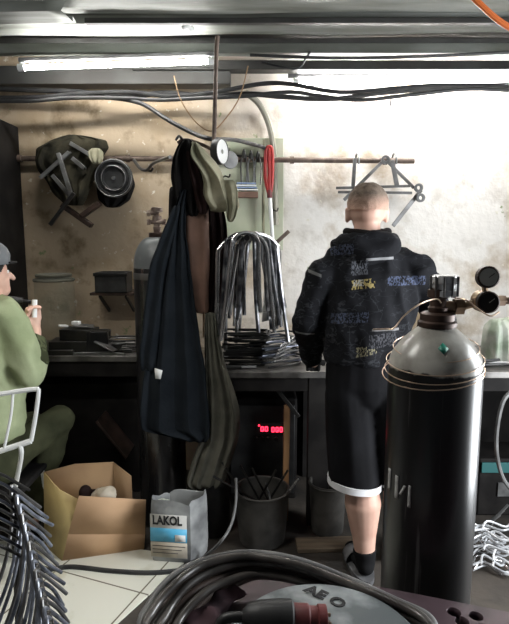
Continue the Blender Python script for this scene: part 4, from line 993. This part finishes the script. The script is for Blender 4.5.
# ------------------------------------------------------------------ seated worker
sy = 2.50
t = thing('person', Vector((P(-20, 440, sy).x, sy, 0)), 'person sitting on the white chair in green jacket and grey cap, hand raised', 'person')
HIP = P(-18, 446, 2.46); HIP.z = .50
CH = P(-14, 335, 2.50); NK = P(-13, 297, 2.52); HD = P(-12, 272, 2.54)
SH = P(6, 318, 2.47); EL = P(30, 372, 2.44); WR = P(35, 331, 2.56)
SH2 = P(-40, 318, 2.58); EL2 = P(-30, 370, 2.72); WR2 = P(5, 335, 2.80)
K1 = P(60, 418, 2.78); AN1 = P(29, 510, 2.66); K2 = P(30, 424, 2.92); AN2 = P(-12, 510, 2.86)
AN1.z = .09; AN2.z = .09
fwd = Vector((.65, .76, 0)).normalized()
sk = [('ball', HD, (.084, .092, .105)), ('cone', HD+fwd*.045+Vector((0, 0, -.055)), .055, HD+fwd*.06+Vector((0, 0, -.085)), .04, {}), ('cone', HD+fwd*.10+Vector((0, 0, -.01)), .01, HD+fwd*.118+Vector((0, 0, -.035)), .013, {}),
      ('cone', NK+Vector((0, 0, -.06)), .06, HD+Vector((0, 0, -.05)), .058, {}), ('cone', NK+Vector((0, 0, -.08)), (.11, .07), CH, (.12, .08), {}), ('cone', CH, (.12, .08), HIP, (.12, .09), {}),
      ('cone', SH, .05, EL, .042, {}), ('cone', EL, .04, WR, .03, {}), ('cone', SH2, .05, EL2, .042, {}), ('cone', EL2, .04, WR2, .03, {}),
      ('cone', HIP+Vector((.05, .03, 0)), .065, K1, .05, {}), ('cone', K1, .058, AN1, .042, {}), ('cone', HIP+Vector((-.05, .08, 0)), .065, K2, .05, {}), ('cone', K2, .05, AN2, .042, {}),
      ('cone', AN1+Vector((0, 0, -.03)), .04, AN1+Vector((-.03, .13, -.04)), .035, {}), ('cone', AN2+Vector((0, 0, -.03)), .04, AN2+Vector((.04, .13, -.04)), .035, {})]
er = fwd.cross(Vector((0, 0, 1))).normalized()
for s in (-1, 1): sk.append(('cone', HD+er*s*.086+Vector((0, 0, .0)), (.008, .014), HD+er*s*.086+Vector((0, 0, -.045)), (.007, .01), {}))
# raised right hand: palm upward, fingers curled round the white stick
hdn = Vector((-.12, .12, 1)).normalized(); hs_ = Vector((.8, .5, 0)).normalized(); fr = hs_.cross(hdn)
hsh = [('cone', WR, (.026, .02), WR+hdn*.075, (.038, .018), {'side': tuple(hs_)})]
for i, (off, L) in enumerate(((.028, .062), (.010, .07), (-.010, .065), (-.028, .05))):
    k = WR+hdn*.078+hs_*off; k2 = k+hdn*L*.45+fr*.01; k3 = k2+hdn*L*.15+fr*.026; k4 = k3-hdn*L*.15+fr*.016
    hsh += [('cone', k-hdn*.02, .0105, k2, .0098, {'n': 10}), ('cone', k2, .0098, k3, .0088, {'n': 10}), ('cone', k3, .0088, k4, .008, {'n': 10})]
tb = WR+hdn*.025-hs_*.022
hsh += [('cone', tb, .014, tb+hdn*.04-hs_*.015+fr*.02, .012, {'n': 10}), ('cone', tb+hdn*.04-hs_*.015+fr*.02, .012, tb+hdn*.07+hs_*.005+fr*.035, .0095, {'n': 10})]
hsh2 = hand(WR2, Vector((.5, .8, .1)), -1)
organic(sk+hsh+hsh2, .0065, 'body', M['skin'], t, 4)
for s in (-1, 1): MB().ball(HD+fwd*.076+er*s*.032+Vector((0, 0, .0)), .009, 10).build('eye', M['paper'], t)
organic([('ball', HD+Vector((0, 0, .012))-fwd*.006, (.091, .098, .088))], .007, 'hair', M['dark_hair'], t, 2)
hb = t.children[-1]
b_ = bmesh.new(); b_.from_mesh(hb.data); bs_ = wloc(t)
bmesh.ops.delete(b_, geom=[v for v in b_.verts if ((v.co+bs_)-HD).z < -.03+1.2*max(0, ((v.co+bs_)-HD).dot(fwd))], context='VERTS'); b_.to_mesh(hb.data); b_.free()
cp = organic([('ball', HD+Vector((0, 0, .062)), (.104, .108, .092))], .008, 'cap', M['cap_grey'], t, 2, lambda p, n: n*noise.noise(p*15)*.005)
b_ = bmesh.new(); b_.from_mesh(cp.data)
bmesh.ops.delete(b_, geom=[v for v in b_.verts if ((v.co+bs_)-HD).z < .035], context='VERTS'); b_.to_mesh(cp.data); b_.free()
MB().loft([[HD+Vector((0, 0, .040))+fwd*(.07+.06*math.sin(a)*(1 if math.sin(a) > 0 else .2))+er*.085*math.cos(a)+Vector((0, 0, dz)) for a in [k*math.pi/12 for k in range(24)]] for dz in (0, .008)]).build('cap_peak', M['dark_hair'], t)
jd = lambda p, n: n*(noise.noise(Vector((p.x*10, p.y*10, p.z*8)))*.014-abs(noise.noise(Vector((p.x*8+p.z*4, p.y*8, p.z*7))))*.030+.010)
js = [('cone', NK+Vector((.01, 0, -.075)), (.13, .10), CH, (.19, .15), {}), ('cone', CH, (.19, .15), HIP+Vector((.01, 0, .15)), (.185, .16), {'flat': (False, True)}),
      ('cone', SH+Vector((-.04, 0, .0)), .085, SH, .085, {}), ('cone', SH, .085, EL, .076, {}), ('cone', SH2, .085, EL2, .07, {}), ('cone', EL2, .07, EL2.lerp(WR2, .9), .05, {'flat': (False, True)}), ('cone', EL, .076, EL.lerp(WR, .35), .066, {})]
organic(js, .011, 'jacket', M['green_jacket'], t, 5, jd)
organic([('cone', EL.lerp(WR, .2)+Vector((.006, 0, 0)), .066, EL.lerp(WR, .86), .05, {'flat': (False, True)})], .008, 'cuff', M['camo_cuff'], t, 3, jd)
td = lambda p, n: n*(noise.noise(p*11)*.012-abs(noise.noise(Vector((p.x*5, p.y*5, p.z*12))))*.014)
organic([('cone', HIP+Vector((0, .01, .02)), (.165, .14), HIP+Vector((.01, 0, .20)), (.155, .12), {}), ('cone', HIP+Vector((-.05, .03, .0)), (.17, .14), HIP+Vector((.05, .03, .02)), (.17, .14), {}), ('cone', HIP+Vector((.08, .02, 0)), .10, K1, .078, {}), ('cone', K1, .078, AN1+Vector((0, 0, .04)), .068, {'flat': (False, True)}), ('cone', HIP+Vector((-.05, .08, 0)), .105, K2, .085, {}), ('cone', K2, .085, AN2+Vector((0, 0, .04)), .072, {'flat': (False, True)})], .011, 'trousers', M['trousers'], t, 4, td)
for a in (AN1, AN2): organic([('cone', Vector((a.x, a.y-.03, .045)), (.046, .042), Vector((a.x+(-.04 if a is AN1 else .05), a.y+.15, .038)), (.048, .034), {})], .009, 'shoe', M['black_cloth'], t, 2)
q = WR+hdn*.10+fr*.03
tag(MB().tube([q-hdn*.035, q+hdn*.05+Vector((.012, 0, 0))], .012, 10).build('white_stick', M['paper']), 'short white stick held up in the seated worker\'s hand', 'stick')
pb = P(4, 299, 2.56); pe = P(31, 302, 2.60)
tg = thing('welding_torch', (pb+pe)/2, 'black tool held level before the seated worker\'s face', 'tool')
MB().tube([pb, pb.lerp(pe, .7)], .018, 10).build('grip', M['black_rubber'], tg)
MB().tube([pb.lerp(pe, .68), pe], .010, 10).build('nozzle', M['black_steel'], tg)

# white framed chair
t = thing('metal_chair', Vector((P(-15, 440, 2.32).x, 2.40, 0)), 'chair with a white tubular backrest under the seated worker', 'chair')
tl, tr = P(-45, 399, 2.08), P(38.5, 389, 2.12); br = P(31, 441, 2.13); bl = P(-45, 459, 2.09)
MB().tube(smooth_path([bl, tl.lerp(bl, .1), tl], 3)[:1]+[tl, P(0, 394, 2.10), P(30, 389.5, 2.12), tr], .010, 8).build('top_rail', M['white_enamel'], t)
MB().tube(smooth_path([tr, P(38, 398, 2.12), P(35, 420, 2.13), br], 5), .009, 8).build('upright', M['white_enamel'], t)
MB().tube([br, P(0, 451, 2.11), bl], .012, 8).build('lower_rail', M['white_enamel'], t)
MB().tube(smooth_path([P(13, 392, 2.11), P(11, 415, 2.11), P(4, 449, 2.11)], 4), .006, 8).build('spindle', M['white_enamel'], t)
MB().tube(smooth_path([P(-20, 396, 2.10), P(-21, 418, 2.10), P(-24, 455, 2.10)], 4), .006, 8).build('spindle', M['white_enamel'], t)
seat_c = Vector((P(-15, 440, 2.45).x, 2.48, .40))
MB().box(seat_c, (.40, .40, .03)).build('seat', M['black_cloth'], t, bevel=.01)
for sx_ in (-1, 1):
    for sy_ in (-1, 1):
        p0 = seat_c+Vector((sx_*.18, sy_*.17, -.015)); p1 = Vector((p0.x+sx_*.02, p0.y+sy_*.02, 0)); MB().tube([p0, p1], .010, 8).build('leg', M['white_enamel'], t)
MB().tube(smooth_path([P(20, 445, 2.12), P(21, 458, 2.14), seat_c+Vector((.18, -.17, 0))], 4), .010, 8).build('back_post', M['white_enamel'], t)
MB().tube(smooth_path([bl, bl+Vector((0, .02, -.08)), seat_c+Vector((-.18, -.17, 0))], 4), .010, 8).build('back_post', M['white_enamel'], t)

# ------------------------------------------------------------------ big gas cylinder in front
gy = 1.20
gc = Vector((P(432.5, 420, gy).x, gy, 0)); R = .1035
hb_ = P(431, 357, gy-.0).z; hn = P(439, 325, gy).z
t = thing('gas_cylinder', gc, 'large black gas cylinder with whitish shoulder and gauges, beside the standing man', 'gas cylinder')
hs2 = hn-hb_
prof = [(R*.8, 0), (R*.97, .015), (R, .05), (R, hb_-.10), (R, hb_-.035), (R*.985, hb_-.012), (R*.95, hb_+.004), (R*.86, hb_+hs2*.28), (R*.74, hb_+hs2*.5), (R*.58, hb_+hs2*.72), (R*.42, hb_+hs2*.9), (R*.34, hn)]
def two_tone(name, zsplit, rag):
    m = mat(name, (.010, .010, .011), rough=.3, coat=.12); nt = m.node_tree; N = nt.nodes; L = nt.links; b = N['Principled BSDF']
    tc = N.new('ShaderNodeTexCoord'); sp = N.new('ShaderNodeSeparateXYZ'); L.new(tc.outputs['Object'], sp.inputs[0])
    n = N.new('ShaderNodeTexNoise'); n.inputs['Scale'].default_value = 28; n.inputs['Detail'].default_value = 5; L.new(tc.outputs['Object'], n.inputs['Vector'])
    a = N.new('ShaderNodeMath'); a.operation = 'MULTIPLY_ADD'; L.new(n.outputs['Fac'], a.inputs[0]); a.inputs[1].default_value = rag; L.new(sp.outputs[2], a.inputs[2])
    r = N.new('ShaderNodeMapRange'); r.inputs['From Min'].default_value = zsplit+rag*.5-.002; r.inputs['From Max'].default_value = zsplit+rag*.5+.003; L.new(a.outputs[0], r.inputs['Value'])
    n2 = N.new('ShaderNodeTexNoise'); n2.inputs['Scale'].default_value = 13; n2.inputs['Detail'].default_value = 6; L.new(tc.outputs['Object'], n2.inputs['Vector'])
    r2 = N.new('ShaderNodeMapRange'); r2.inputs['From Min'].default_value = .40; r2.inputs['From Max'].default_value = .66; L.new(n2.outputs['Fac'], r2.inputs['Value'])
    w_ = N.new('ShaderNodeMix'); w_.data_type = 'RGBA'; L.new(r2.outputs[0], w_.inputs[0]); w_.inputs[6].default_value = (.50, .49, .45, 1); w_.inputs[7].default_value = (.22, .205, .18, 1)
    # scratches in the black paint
    mp = N.new('ShaderNodeMapping'); mp.inputs['Scale'].default_value = (30, 30, 1.5); L.new(tc.outputs['Object'], mp.inputs[0])
    n3 = N.new('ShaderNodeTexNoise'); n3.inputs['Scale'].default_value = 2; n3.inputs['Detail'].default_value = 4; L.new(mp.outputs[0], n3.inputs['Vector'])
    r3 = N.new('ShaderNodeMapRange'); r3.inputs['From Min'].default_value = .66; r3.inputs['From Max'].default_value = .74; L.new(n3.outputs['Fac'], r3.inputs['Value'])
    k_ = N.new('ShaderNodeMix'); k_.data_type = 'RGBA'; L.new(r3.outputs[0], k_.inputs[0]); k_.inputs[6].default_value = (.009, .009, .010, 1); k_.inputs[7].default_value = (.07, .07, .07, 1)
    x = N.new('ShaderNodeMix'); x.data_type = 'RGBA'; L.new(r.outputs[0], x.inputs[0]); L.new(k_.outputs[2], x.inputs[6]); L.new(w_.outputs[2], x.inputs[7]); L.new(x.outputs[2], b.inputs['Base Color'])
    return m
MB().lathe(prof, gc, 64).build('bottle', two_tone('two_tone_paint', hb_-.020, .03), t)
zc = hn-.004
MB().lathe([(.040, 0), (.043, .004), (.043, .012), (.038, .016), (.038, .030), (.030, .034), (0, .034)], gc+Vector((0, 0, zc)), 32).build('neck_ring', M['brown_metal'], t)
zv = zc+.034
MB().lathe([(.020, 0), (.022, .01), (.018, .014), (.018, .03), (.024, .034), (.024, .05), (.016, .054), (0, .054)], gc+Vector((0, 0, zv)), 20).build('valve', M['brown_metal'], t)
vy = P(443, 300, gy); vt = P(445, 275, gy)
mb = MB().lathe([(.026, 0), (.029, .003), (.029, .014), (.026, .016), (.026, .03), (.029, .032), (.029, .044), (.026, .048), (.0, .048)], gc+Vector((.012, 0, zv+.034)), 28)
mb.build('hand_wheel', M['chrome'], t); mb = MB()
for k in range(10):
    a = 2*math.pi*k/10; q = gc+Vector((.012+.030*math.cos(a), .030*math.sin(a), 0)); mb.tube([q+Vector((0, 0, zv+.036)), q+Vector((0, 0, zv+.080))], .0028, 6)
mb.build('grip_rib', M['grey_steel'], t)
o1 = gc+Vector((.02, 0, zv+.012)); 
MB().tube([gc+Vector((0, 0, zv+.012)), o1+Vector((.03, 0, 0))], .013, 12).tube([o1+Vector((.016, 0, 0)), o1+Vector((.036, 0, 0))], .019, 6).build('outlet_nut', M['brass'], t)
g1 = P(487, 302, gy-.02); g2 = P(487, 277, gy-.02)
rg = MB().tube([o1+Vector((.034, 0, 0)), g1+Vector((0, .02, 0))], .009, 10).tube([g1+Vector((0, .02, 0)), g1+Vector((.09, .03, 0))], .008, 10).tube([g1+Vector((.014, .02, 0)), g1+Vector((.05, .03, 0))], .013, 6).lathe([(.021, 0), (.025, .004), (.025, .03), (.02, .034)], g1+Vector((0, .035, 0)), 24, (0, -1, 0)).tube([g1+Vector((0, .01, .02)), g2+Vector((0, .01, -.02))], .007, 8).build('regulator', M['brass'], t)
for g, mt in ((g1, M['black_steel']), (g2, M['lens'])):
    ga = MB().lathe([(.0, -.012), (.022, -.012), (.024, -.006), (.024, .012), (.021, .014), (.020, .010), (0, .010)], g, 28, (-.1, -1, .05)).build('gauge', M['brown_metal'], t)
    d_ = MB().lathe([(0, .0), (.0195, .0), (0, .001)], g+Vector((-.0013, -.0125, .0006)), 24, (-.1, -1, .05)).build('dial', mt, ga)
    MB().bar(g+Vector((-.0015, -.0145, 0)), g+Vector((.010, -.0145, .009)), .0015, .001, up=(0, 1, 0)).build('needle', M['ink'] if mt is M['lens'] else M['lens'], ga)
# green diamond sticker on the shoulder
def on_cyl(u_, z, off=.001):   # u_: angle from the side facing the camera
    rr = R
    for i in range(len(prof)-1):
        if prof[i][1] <= z <= prof[i+1][1]:
            f = (z-prof[i][1])/max(1e-6, prof[i+1][1]-prof[i][1]); rr = prof[i][0]*(1-f)+prof[i+1][0]*f
    return gc+Vector(((rr+off)*math.sin(u_), -(rr+off)*math.cos(u_), z))
toward = math.atan2(-gc.x, gc.y)   # direction of the camera seen along the axis
za = P(428, 347, gy-.07).z; a0 = -.30+.16
z_s = hb_+hs2*.48
mb = MB(); dm = []
for (i, j) in ((0, 1), (1, 0), (0, -1), (-1, 0)): dm.append(on_cyl(a0+i*.135, z_s+j*.011, .0015))
mb.add(dm+[on_cyl(a0, z_s, .0035)], [(0, 1, 4), (1, 2, 4), (2, 3, 4), (3, 0, 4)]).build('diamond_sticker', M['green_sticker'], t, solid=.001)
# stencilled letters, part worn
def stroke(a, b, wz, nseg=8):
    mb = MB(); L = []
    for i in range(nseg+1):
        f = i/nseg; u_ = a[0]+(b[0]-a[0])*f; z = a[1]+(b[1]-a[1])*f
        L += [on_cyl(u_-wz, z, .0012), on_cyl(u_+wz, z, .0012)]
    return L, [(2*i, 2*i+1, 2*i+3, 2*i+2) for i in range(nseg)]
mb = MB()
def ang(u, v):
    """angle on the body that pixel column u shows"""
    best = min((abs((lambda q: 254.5+F*q.x/(q.y*math.cos(PITCH)-(q.z-CAMZ)*math.sin(PITCH)))(on_cyl(k*.01-1.9, P(u, v, gy-.09).z))-u), k*.01-1.9) for k in range(260))
    return best[1]
for (u, v0, v1, wz) in ((389.5, 479, 501, .055), (396.5, 481.5, 504.5, .05), (409.5, 486, 508, .035)):
    z0 = P(u, v0, gy-.08).z; z1_ = P(u, v1, gy-.08).z; aa = ang(u, (v0+v1)/2); mb.add(*stroke((aa, z0), (aa, z1_), wz))
    if u < 392: mb.build('stencil_letter', M['stencil'], t, solid=.0006); mb = MB()
aa = ang(400, 500); ab = ang(405, 491); mb.add(*stroke((aa, P(400, 501, gy-.09).z), (ab, P(405, 490, gy-.09).z), .03))
mb.build('stencil_letter', M['stencil'], t, solid=.0006)
# copper capillary loops lying round the shoulder
for i in range(4):
    pts = []
    for k in range(48):
        a = 2*math.pi*k/48; rr = [R*.86+.004, R+.0025, R+.004, R+.006][i]+.0012*math.sin(3*a+i)
        z = hb_+[.024, -.004, -.022, -.030][i]+(.014+.003*i)*math.sin(a+.3*i)+.006*math.cos(a+i)
        pts.append(gc+Vector((rr*math.cos(a)-.003*i, rr*math.sin(a)-.002*i, z)))
    tag(MB().tube(pts, .0012, 6, closed=True).build('wire_loop', M['copper_wire']), 'thin copper wire loop lying round the big cylinder\'s shoulder', 'wire', 'copper wire loops on the big cylinder')
cable('copper_wire', [P(373, 329.5, gy-.09), P(386, 329, gy-.09), P(394, 328, gy-.1), P(404, 316, gy-.09), P(420, 304, gy-.07), P(436, 299, gy-.03), P(441, 303, gy-.02)], .0018, M['copper_wire'], 'loose copper wire end running up to the big cylinder\'s valve', 'wire', sub=6, n=6)
cable('copper_wire', [P(455, 298, gy-.02), P(466, 300, gy-.05), P(477, 308, gy-.06), P(490, 316, gy-.06), P(499, 312, gy-.05)], .0018, M['copper_wire'], 'copper wire strand curling below the pressure gauges', 'wire', sub=6, n=6)

# ------------------------------------------------------------------ things beyond the big cylinder on the bench
tag(drape('plastic_bag', [(318, 492, 512), (330, 486, 520), (350, 484, 525), (366, 485, 525), (375, 488, 522)], 3.05, .10, M['bag_white'], folds=4, amp=.02, jit=.012), 'pale greenish bag on the steel bench beyond the gauges', 'bag')
for i, (u, v, L, a, mk) in enumerate(((492, 380, .2, .2, 'black_steel'), (500, 384, .22, -.2, 'grey_steel'), (489, 386, .12, .5, 'black_steel'))):
    q = P(u, v, 2.88); q.z = zr+.012+(0.012*i); d = Vector((math.cos(a), math.sin(a)*.4, 0))*L/2
    tag(MB().tube([q-d, q+d], .010, 8).build('steel_bar', M[mk]), ['black bar on the steel bench below the pale bag', 'grey bar on the steel bench below the pale bag', 'short black bar end poking out by the cylinder on the bench'][i], 'bar')
cable('air_hose', [P(515, 388, 2.6), P(503, 402, 2.58), P(497, 430, 2.56), P(497, 455, 2.55), P(503, 478, 2.54), P(516, 496, 2.54)], .010, M['hose_grey'], 'grey hose looping down beyond the big cylinder', 'hose')
q = P(497, 470, 2.95)
t = thing('tool_crate', (q.x, 3.0, 0), 'teal crate on the floor under the steel bench', 'crate')
zz = P(497, 458, 2.9).z
MB().box((q.x+.05, 3.02, zz/2), (.36, .26, zz)).build('crate_shell', M['bench_black'], t, bevel=.01)
MB().box((q.x+.05, 2.885, zz-.05), (.34, .012, .06)).build('teal_band', M['teal'], t, bevel=.003)
MB().box((q.x+.03, 2.885, zz-.18), (.10, .01, .08)).build('paper_label', M['hose_grey'], t)
for i in range(34):
    s = random.Random(i+200); c = P(487, 560, 2.42); z0 = .01+s.random()*.17
    c = Vector((P(489+s.uniform(-10, 12), 560, 2.45).x, 2.42+s.uniform(-.08, .12), z0))
    a = s.uniform(-.9, .9); L = s.uniform(.15, .24); d = Vector((math.cos(a), math.sin(a)*.6, s.uniform(-.25, .25)))
    sd = Vector((-d.y, d.x, s.uniform(-.3, .6)))*.04
    pts = [c-d*L/2, c-d*L*.15+sd, c+d*L*.2-sd*.5, c+d*L/2]
    for p in pts: p.z = max(p.z, .008)
    tag(MB().tube(smooth_path(pts, 4), .0055, 7).build('shiny_strip', M['bright_steel' if i % 3 == 0 else 'pale_strip']), 'shiny twisted metal strip in the tangle on the floor beyond the big cylinder', 'strip', 'shiny strips tangled on the floor')
for i in range(3):
    tag(MB().bar(P(478+i*6, 530-i*3, 2.6), P(500+i*4, 515-i*5, 2.7), .01, .01).build('steel_bar', M['grey_steel']), ['lowest slanting bar over the shiny tangle', 'middle slanting bar over the shiny tangle', 'topmost slanting bar over the shiny tangle'][i], 'bar')

# ------------------------------------------------------------------ front table with hoses, spool and plug
TZ = .85
e0 = PZ(350, 581, TZ); e1 = PZ(509, 612, TZ); ed = (e1-e0); ed.z = 0; ed.normalize(); en = Vector((ed.y, -ed.x, 0))
cl = e0-ed*.27; cr = e1+ed*.5
corner = [cl, cr, cr+en*.62, cl+en*.62]
ctr = sum(corner, Vector())/4
t = thing('steel_table', Vector((ctr.x, ctr.y, 0)), 'low purplish steel table with round holes, carrying the coiled hoses', 'table')
mb = MB(); kk = 4
mb.add(corner+[p-Vector((0, 0, .02)) for p in corner], [(0, 1, 2, 3), (7, 6, 5, 4)]+[(i, 4+i, 4+(i+1) % 4, (i+1) % 4) for i in range(4)])
top = mb.build('table_top', M['table_purple'], t, smooth=False)
for (u, v) in ((454, 612), (476, 616), (462, 621)):
    q = PZ(u, v, TZ); cut = MB().lathe([(.0135, -.05), (.0135, .05)], q, 24).build('tmpc', M['black_rubber'])
    md = top.modifiers.new('h', 'BOOLEAN'); md.operation = 'DIFFERENCE'; md.object = cut; md.solver = 'EXACT'
    dg = bpy.context.evaluated_depsgraph_get(); me = bpy.data.meshes.new_from_object(top.evaluated_get(dg), depsgraph=dg)
    top.modifiers.clear(); top.data = me; bpy.data.objects.remove(cut)
MB().bar(cl+en*.02-Vector((0, 0, .04)), cr+en*.02-Vector((0, 0, .04)), .03, .04).build('edge_rail', M['black_steel'], t)
for p in corner:
    q = p+(Vector((ctr.x, ctr.y, TZ))-p)*.08; MB().box((q.x, q.y, (TZ-.02)/2), (.04, .04, TZ-.02)).build('leg', M['black_steel'], t)
q = PZ(397, 622, TZ+.006)
tag(MB().lathe([(.009, 0), (.016, 0), (.016, .006), (.009, .006), (.009, 0)], PZ(383, 620, TZ), 18, caps=False).build('washer', M['bright_steel']), 'small bright washer on the purplish table by the holes', 'washer')
# hose coil: bundle of loops
def hose_loop(pix, r, mt, label, group, back):
    pts = [PZ(u, v, z) for (u, v, z) in pix]
    return tag(MB().tube(smooth_path(pts+back, 6, True), r, 10, closed=True).build('coiled_hose', mt), label, 'hose', group)
H = TZ
for i in range(7):
    s = random.Random(i+70)
    z = H+.06-.008*i+(.012 if i % 2 else 0)
    du = [0, 5, 10, 16, 23, 30, 38][i]; dv = [0, 3.5, 7, 10, 16, 20, 23][i]
    zz = [z, z+.005, z+.02, z+.02, z+.02, z, z]
    base = [(141+du*1.0, 640+dv, 0), (150+du, 606+dv*.8, 1), (172+du*.95, 577+dv*.9, 2), (203+du*.8, 561+dv, 3), (245+du*.4, 553.5+dv, 3), (295+du*.2, 560+dv*1.0, 4), (345-du*.1, 578+dv*1.0, 5), (395-du*.2, 600+dv*.9, 6), (430-du*.3, 620+dv*.8, 6), (438-du*.4, 650+dv*.8, 6)]
    pix = [(u+s.uniform(-2, 2), v+s.uniform(-1.2, 1.2), zz[k]) for (u, v, k) in base]
    back = [Vector((.25, .56+.01*i, z-.02)), Vector((.1, .5, z-.02)), Vector((-.08, .55, z-.02))]
    k = ['hose_grey', 'hose_black', 'hose_brown', 'hose_black', 'hose_brown', 'hose_black', 'hose_brown'][i]
    lab = {'hose_grey': 'greyish thick hose, outermost loop of the coil on the purplish table', 'hose_black': 'glossy black thick hose loop in the coil on the purplish table', 'hose_brown': 'dull brownish thick hose loop in the coil on the purplish table'}[k]
    hose_loop(pix, .0082, M[k], lab, {'hose_black': 'glossy black loops of the hose coil', 'hose_brown': 'brownish loops of the hose coil'}.get(k) if k != 'hose_grey' else None, back)
# grey spool with painted letters, lying inside the coil
bk = PZ(308, 581, TZ+.065); SR = .172
c0 = Vector((bk.x+.012, bk.y-SR, TZ))
t = thing('wire_spool', c0, 'grey painted round housing with dark letters inside the hose coil', 'housing')
MB().lathe([(.0, 0), (SR*.9, 0), (SR*.98, .006), (SR, .016), (SR, .048), (SR*.985, .058), (SR*.94, .066), (SR*.6, .072), (0, .074)], c0, 56).build('drum', M['spool_grey'], t)
vs, fs = text_mesh('AE O', .034, 0, .0014)
g = PZ(325, 598, TZ+.070)
rot = Matrix.Rotation(math.radians(-38), 3, 'Z')
mbx = MB(); mbx.add([g+rot @ Vector((v.x*1.05, v.y*.95, .003-.004*0)) for v in vs], fs)
mbx.build('lettering', M['ink'], t, smooth=False, recalc=False, solid=.001)
# plug with black sleeve
pa = PZ(236, 640, TZ+.085); pb = PZ(272, 618, TZ+.10); pc = PZ(292, 617, TZ+.10); pd = PZ(326, 620, TZ+.095)
t = thing('cable_plug', (pa+pd)/2-Vector((0, 0, .03)), 'dark red plug with a black rubber sleeve lying on the grey housing', 'plug')
dr = (pd-pb).normalized()
MB().lathe([(.010, -.03), (.022, -.02), (.027, 0), (.030, .03), (.030, .052), (.024, .056), (0, .056)], pb-dr*.02, 26, dr).build('sleeve', M['black_rubber'], t)
MB().lathe([(.022, 0), (.0245, .004), (.0245, .03), (.021, .033), (.021, .045), (.024, .047), (.024, .060), (.014, .062), (.014, .058), (0, .058)], pb+dr*.030, 24, dr).build('body', M['dark_red'], t)
for k in range(3):
    a_ = 2*math.pi*k/3; u1 = dr.cross(Vector((0, 0, 1))).normalized(); u2 = u1.cross(dr)
    MB().tube([pb+dr*.085+(u1*math.cos(a_)+u2*math.sin(a_))*.008, pb+dr*.098+(u1*math.cos(a_)+u2*math.sin(a_))*.008], .003, 8).build('pin', M['brass'], t)
MB().tube(smooth_path([pb-dr*.03, pb-dr*.08+Vector((0, 0, -.005)), PZ(215, 640, TZ+.07), PZ(170, 660, TZ+.06)], 5), .009, 10).build('lead', M['black_rubber'], t)
# dark red rag between hose and housing
q = PZ(214, 600, TZ+.02)
tag(organic([('ball', q, (.05, .03, .016)), ('ball', q+Vector((-.02, -.05, .0)), (.04, .04, .014)), ('ball', q+Vector((.03, .02, .0)), (.04, .02, .014))], .007, 'rag', M['rag_purple'], None, 3, lambda p, n: n*noise.noise(p*35)*.01), 'dark red rag lying inside the hose coil on the table', 'rag')

# ------------------------------------------------------------------ nested bent rods at the corner
t = thing('rod_rail', P(30, 600, 1.2)*1.0, 'sloping dark rail on posts carrying the nested bent rods', 'rail')
NR = 17
def apex(f):
    u = 11+27*f**.55+14*f*f; v = 486+150*f; return u, v, 1.42-.34*f
rp = [P(apex(f)[0]+3, apex(f)[1]+8, apex(f)[2]) for f in (0, .3, .6, .9, 1.15)]
MB().tube(smooth_path(rp, 4), .010, 8).build('rail_bar', M['black_steel'], t)
for q in (rp[0], rp[-1]): MB().tube([q, Vector((q.x-.02, q.y, 0))], .012, 8).build('post', M['black_steel'], t)
for i in range(NR):
    f = i/(NR-1); z_ = random.Random(i+400); u, v, Y = apex(f); j = lambda a: z_.uniform(-a, a)
    tu, tv = u+31+j(4)-4*f, v+23+j(3)
    pts = [P(tu, tv, Y+.10), P(u+16, v+11+j(1), Y+.055), P(u+4, v+2, Y+.012), P(u, v+1, Y), P(u+.5, v+10, Y-.01), P(u+1+j(1), v+34, Y-.03), P(u-8+j(2), v+80, Y-.08), P(u-30+j(3), v+140, Y-.14), P(u-70+j(4), v+225, Y-.2)]
    tag(MB().tube(smooth_path(pts, 5), .0050, 8).build('bent_rod', M['rod_steel' if i % 3 else 'grey_steel']), 'bluish bent steel rod in the nested stack beside the cardboard box', 'rod', 'nested bent rods beside the cardboard box')
for i in range(9):
    z_ = random.Random(i+500); v = 474+i*9
    pts = [P(-30, v-14+z_.uniform(-3, 3), 1.30-.012*i), P(5, v+2, 1.40-.015*i), P(20+z_.uniform(-6, 10)+i, v+16, 1.47-.015*i)]
    tag(MB().tube(pts, .0045, 8).build('straight_rod', M['blue_steel' if i % 2 else 'black_steel']), 'straight steel rod poking through the top of the nested bent rods', 'rod', 'straight rods among the nested bent rods')
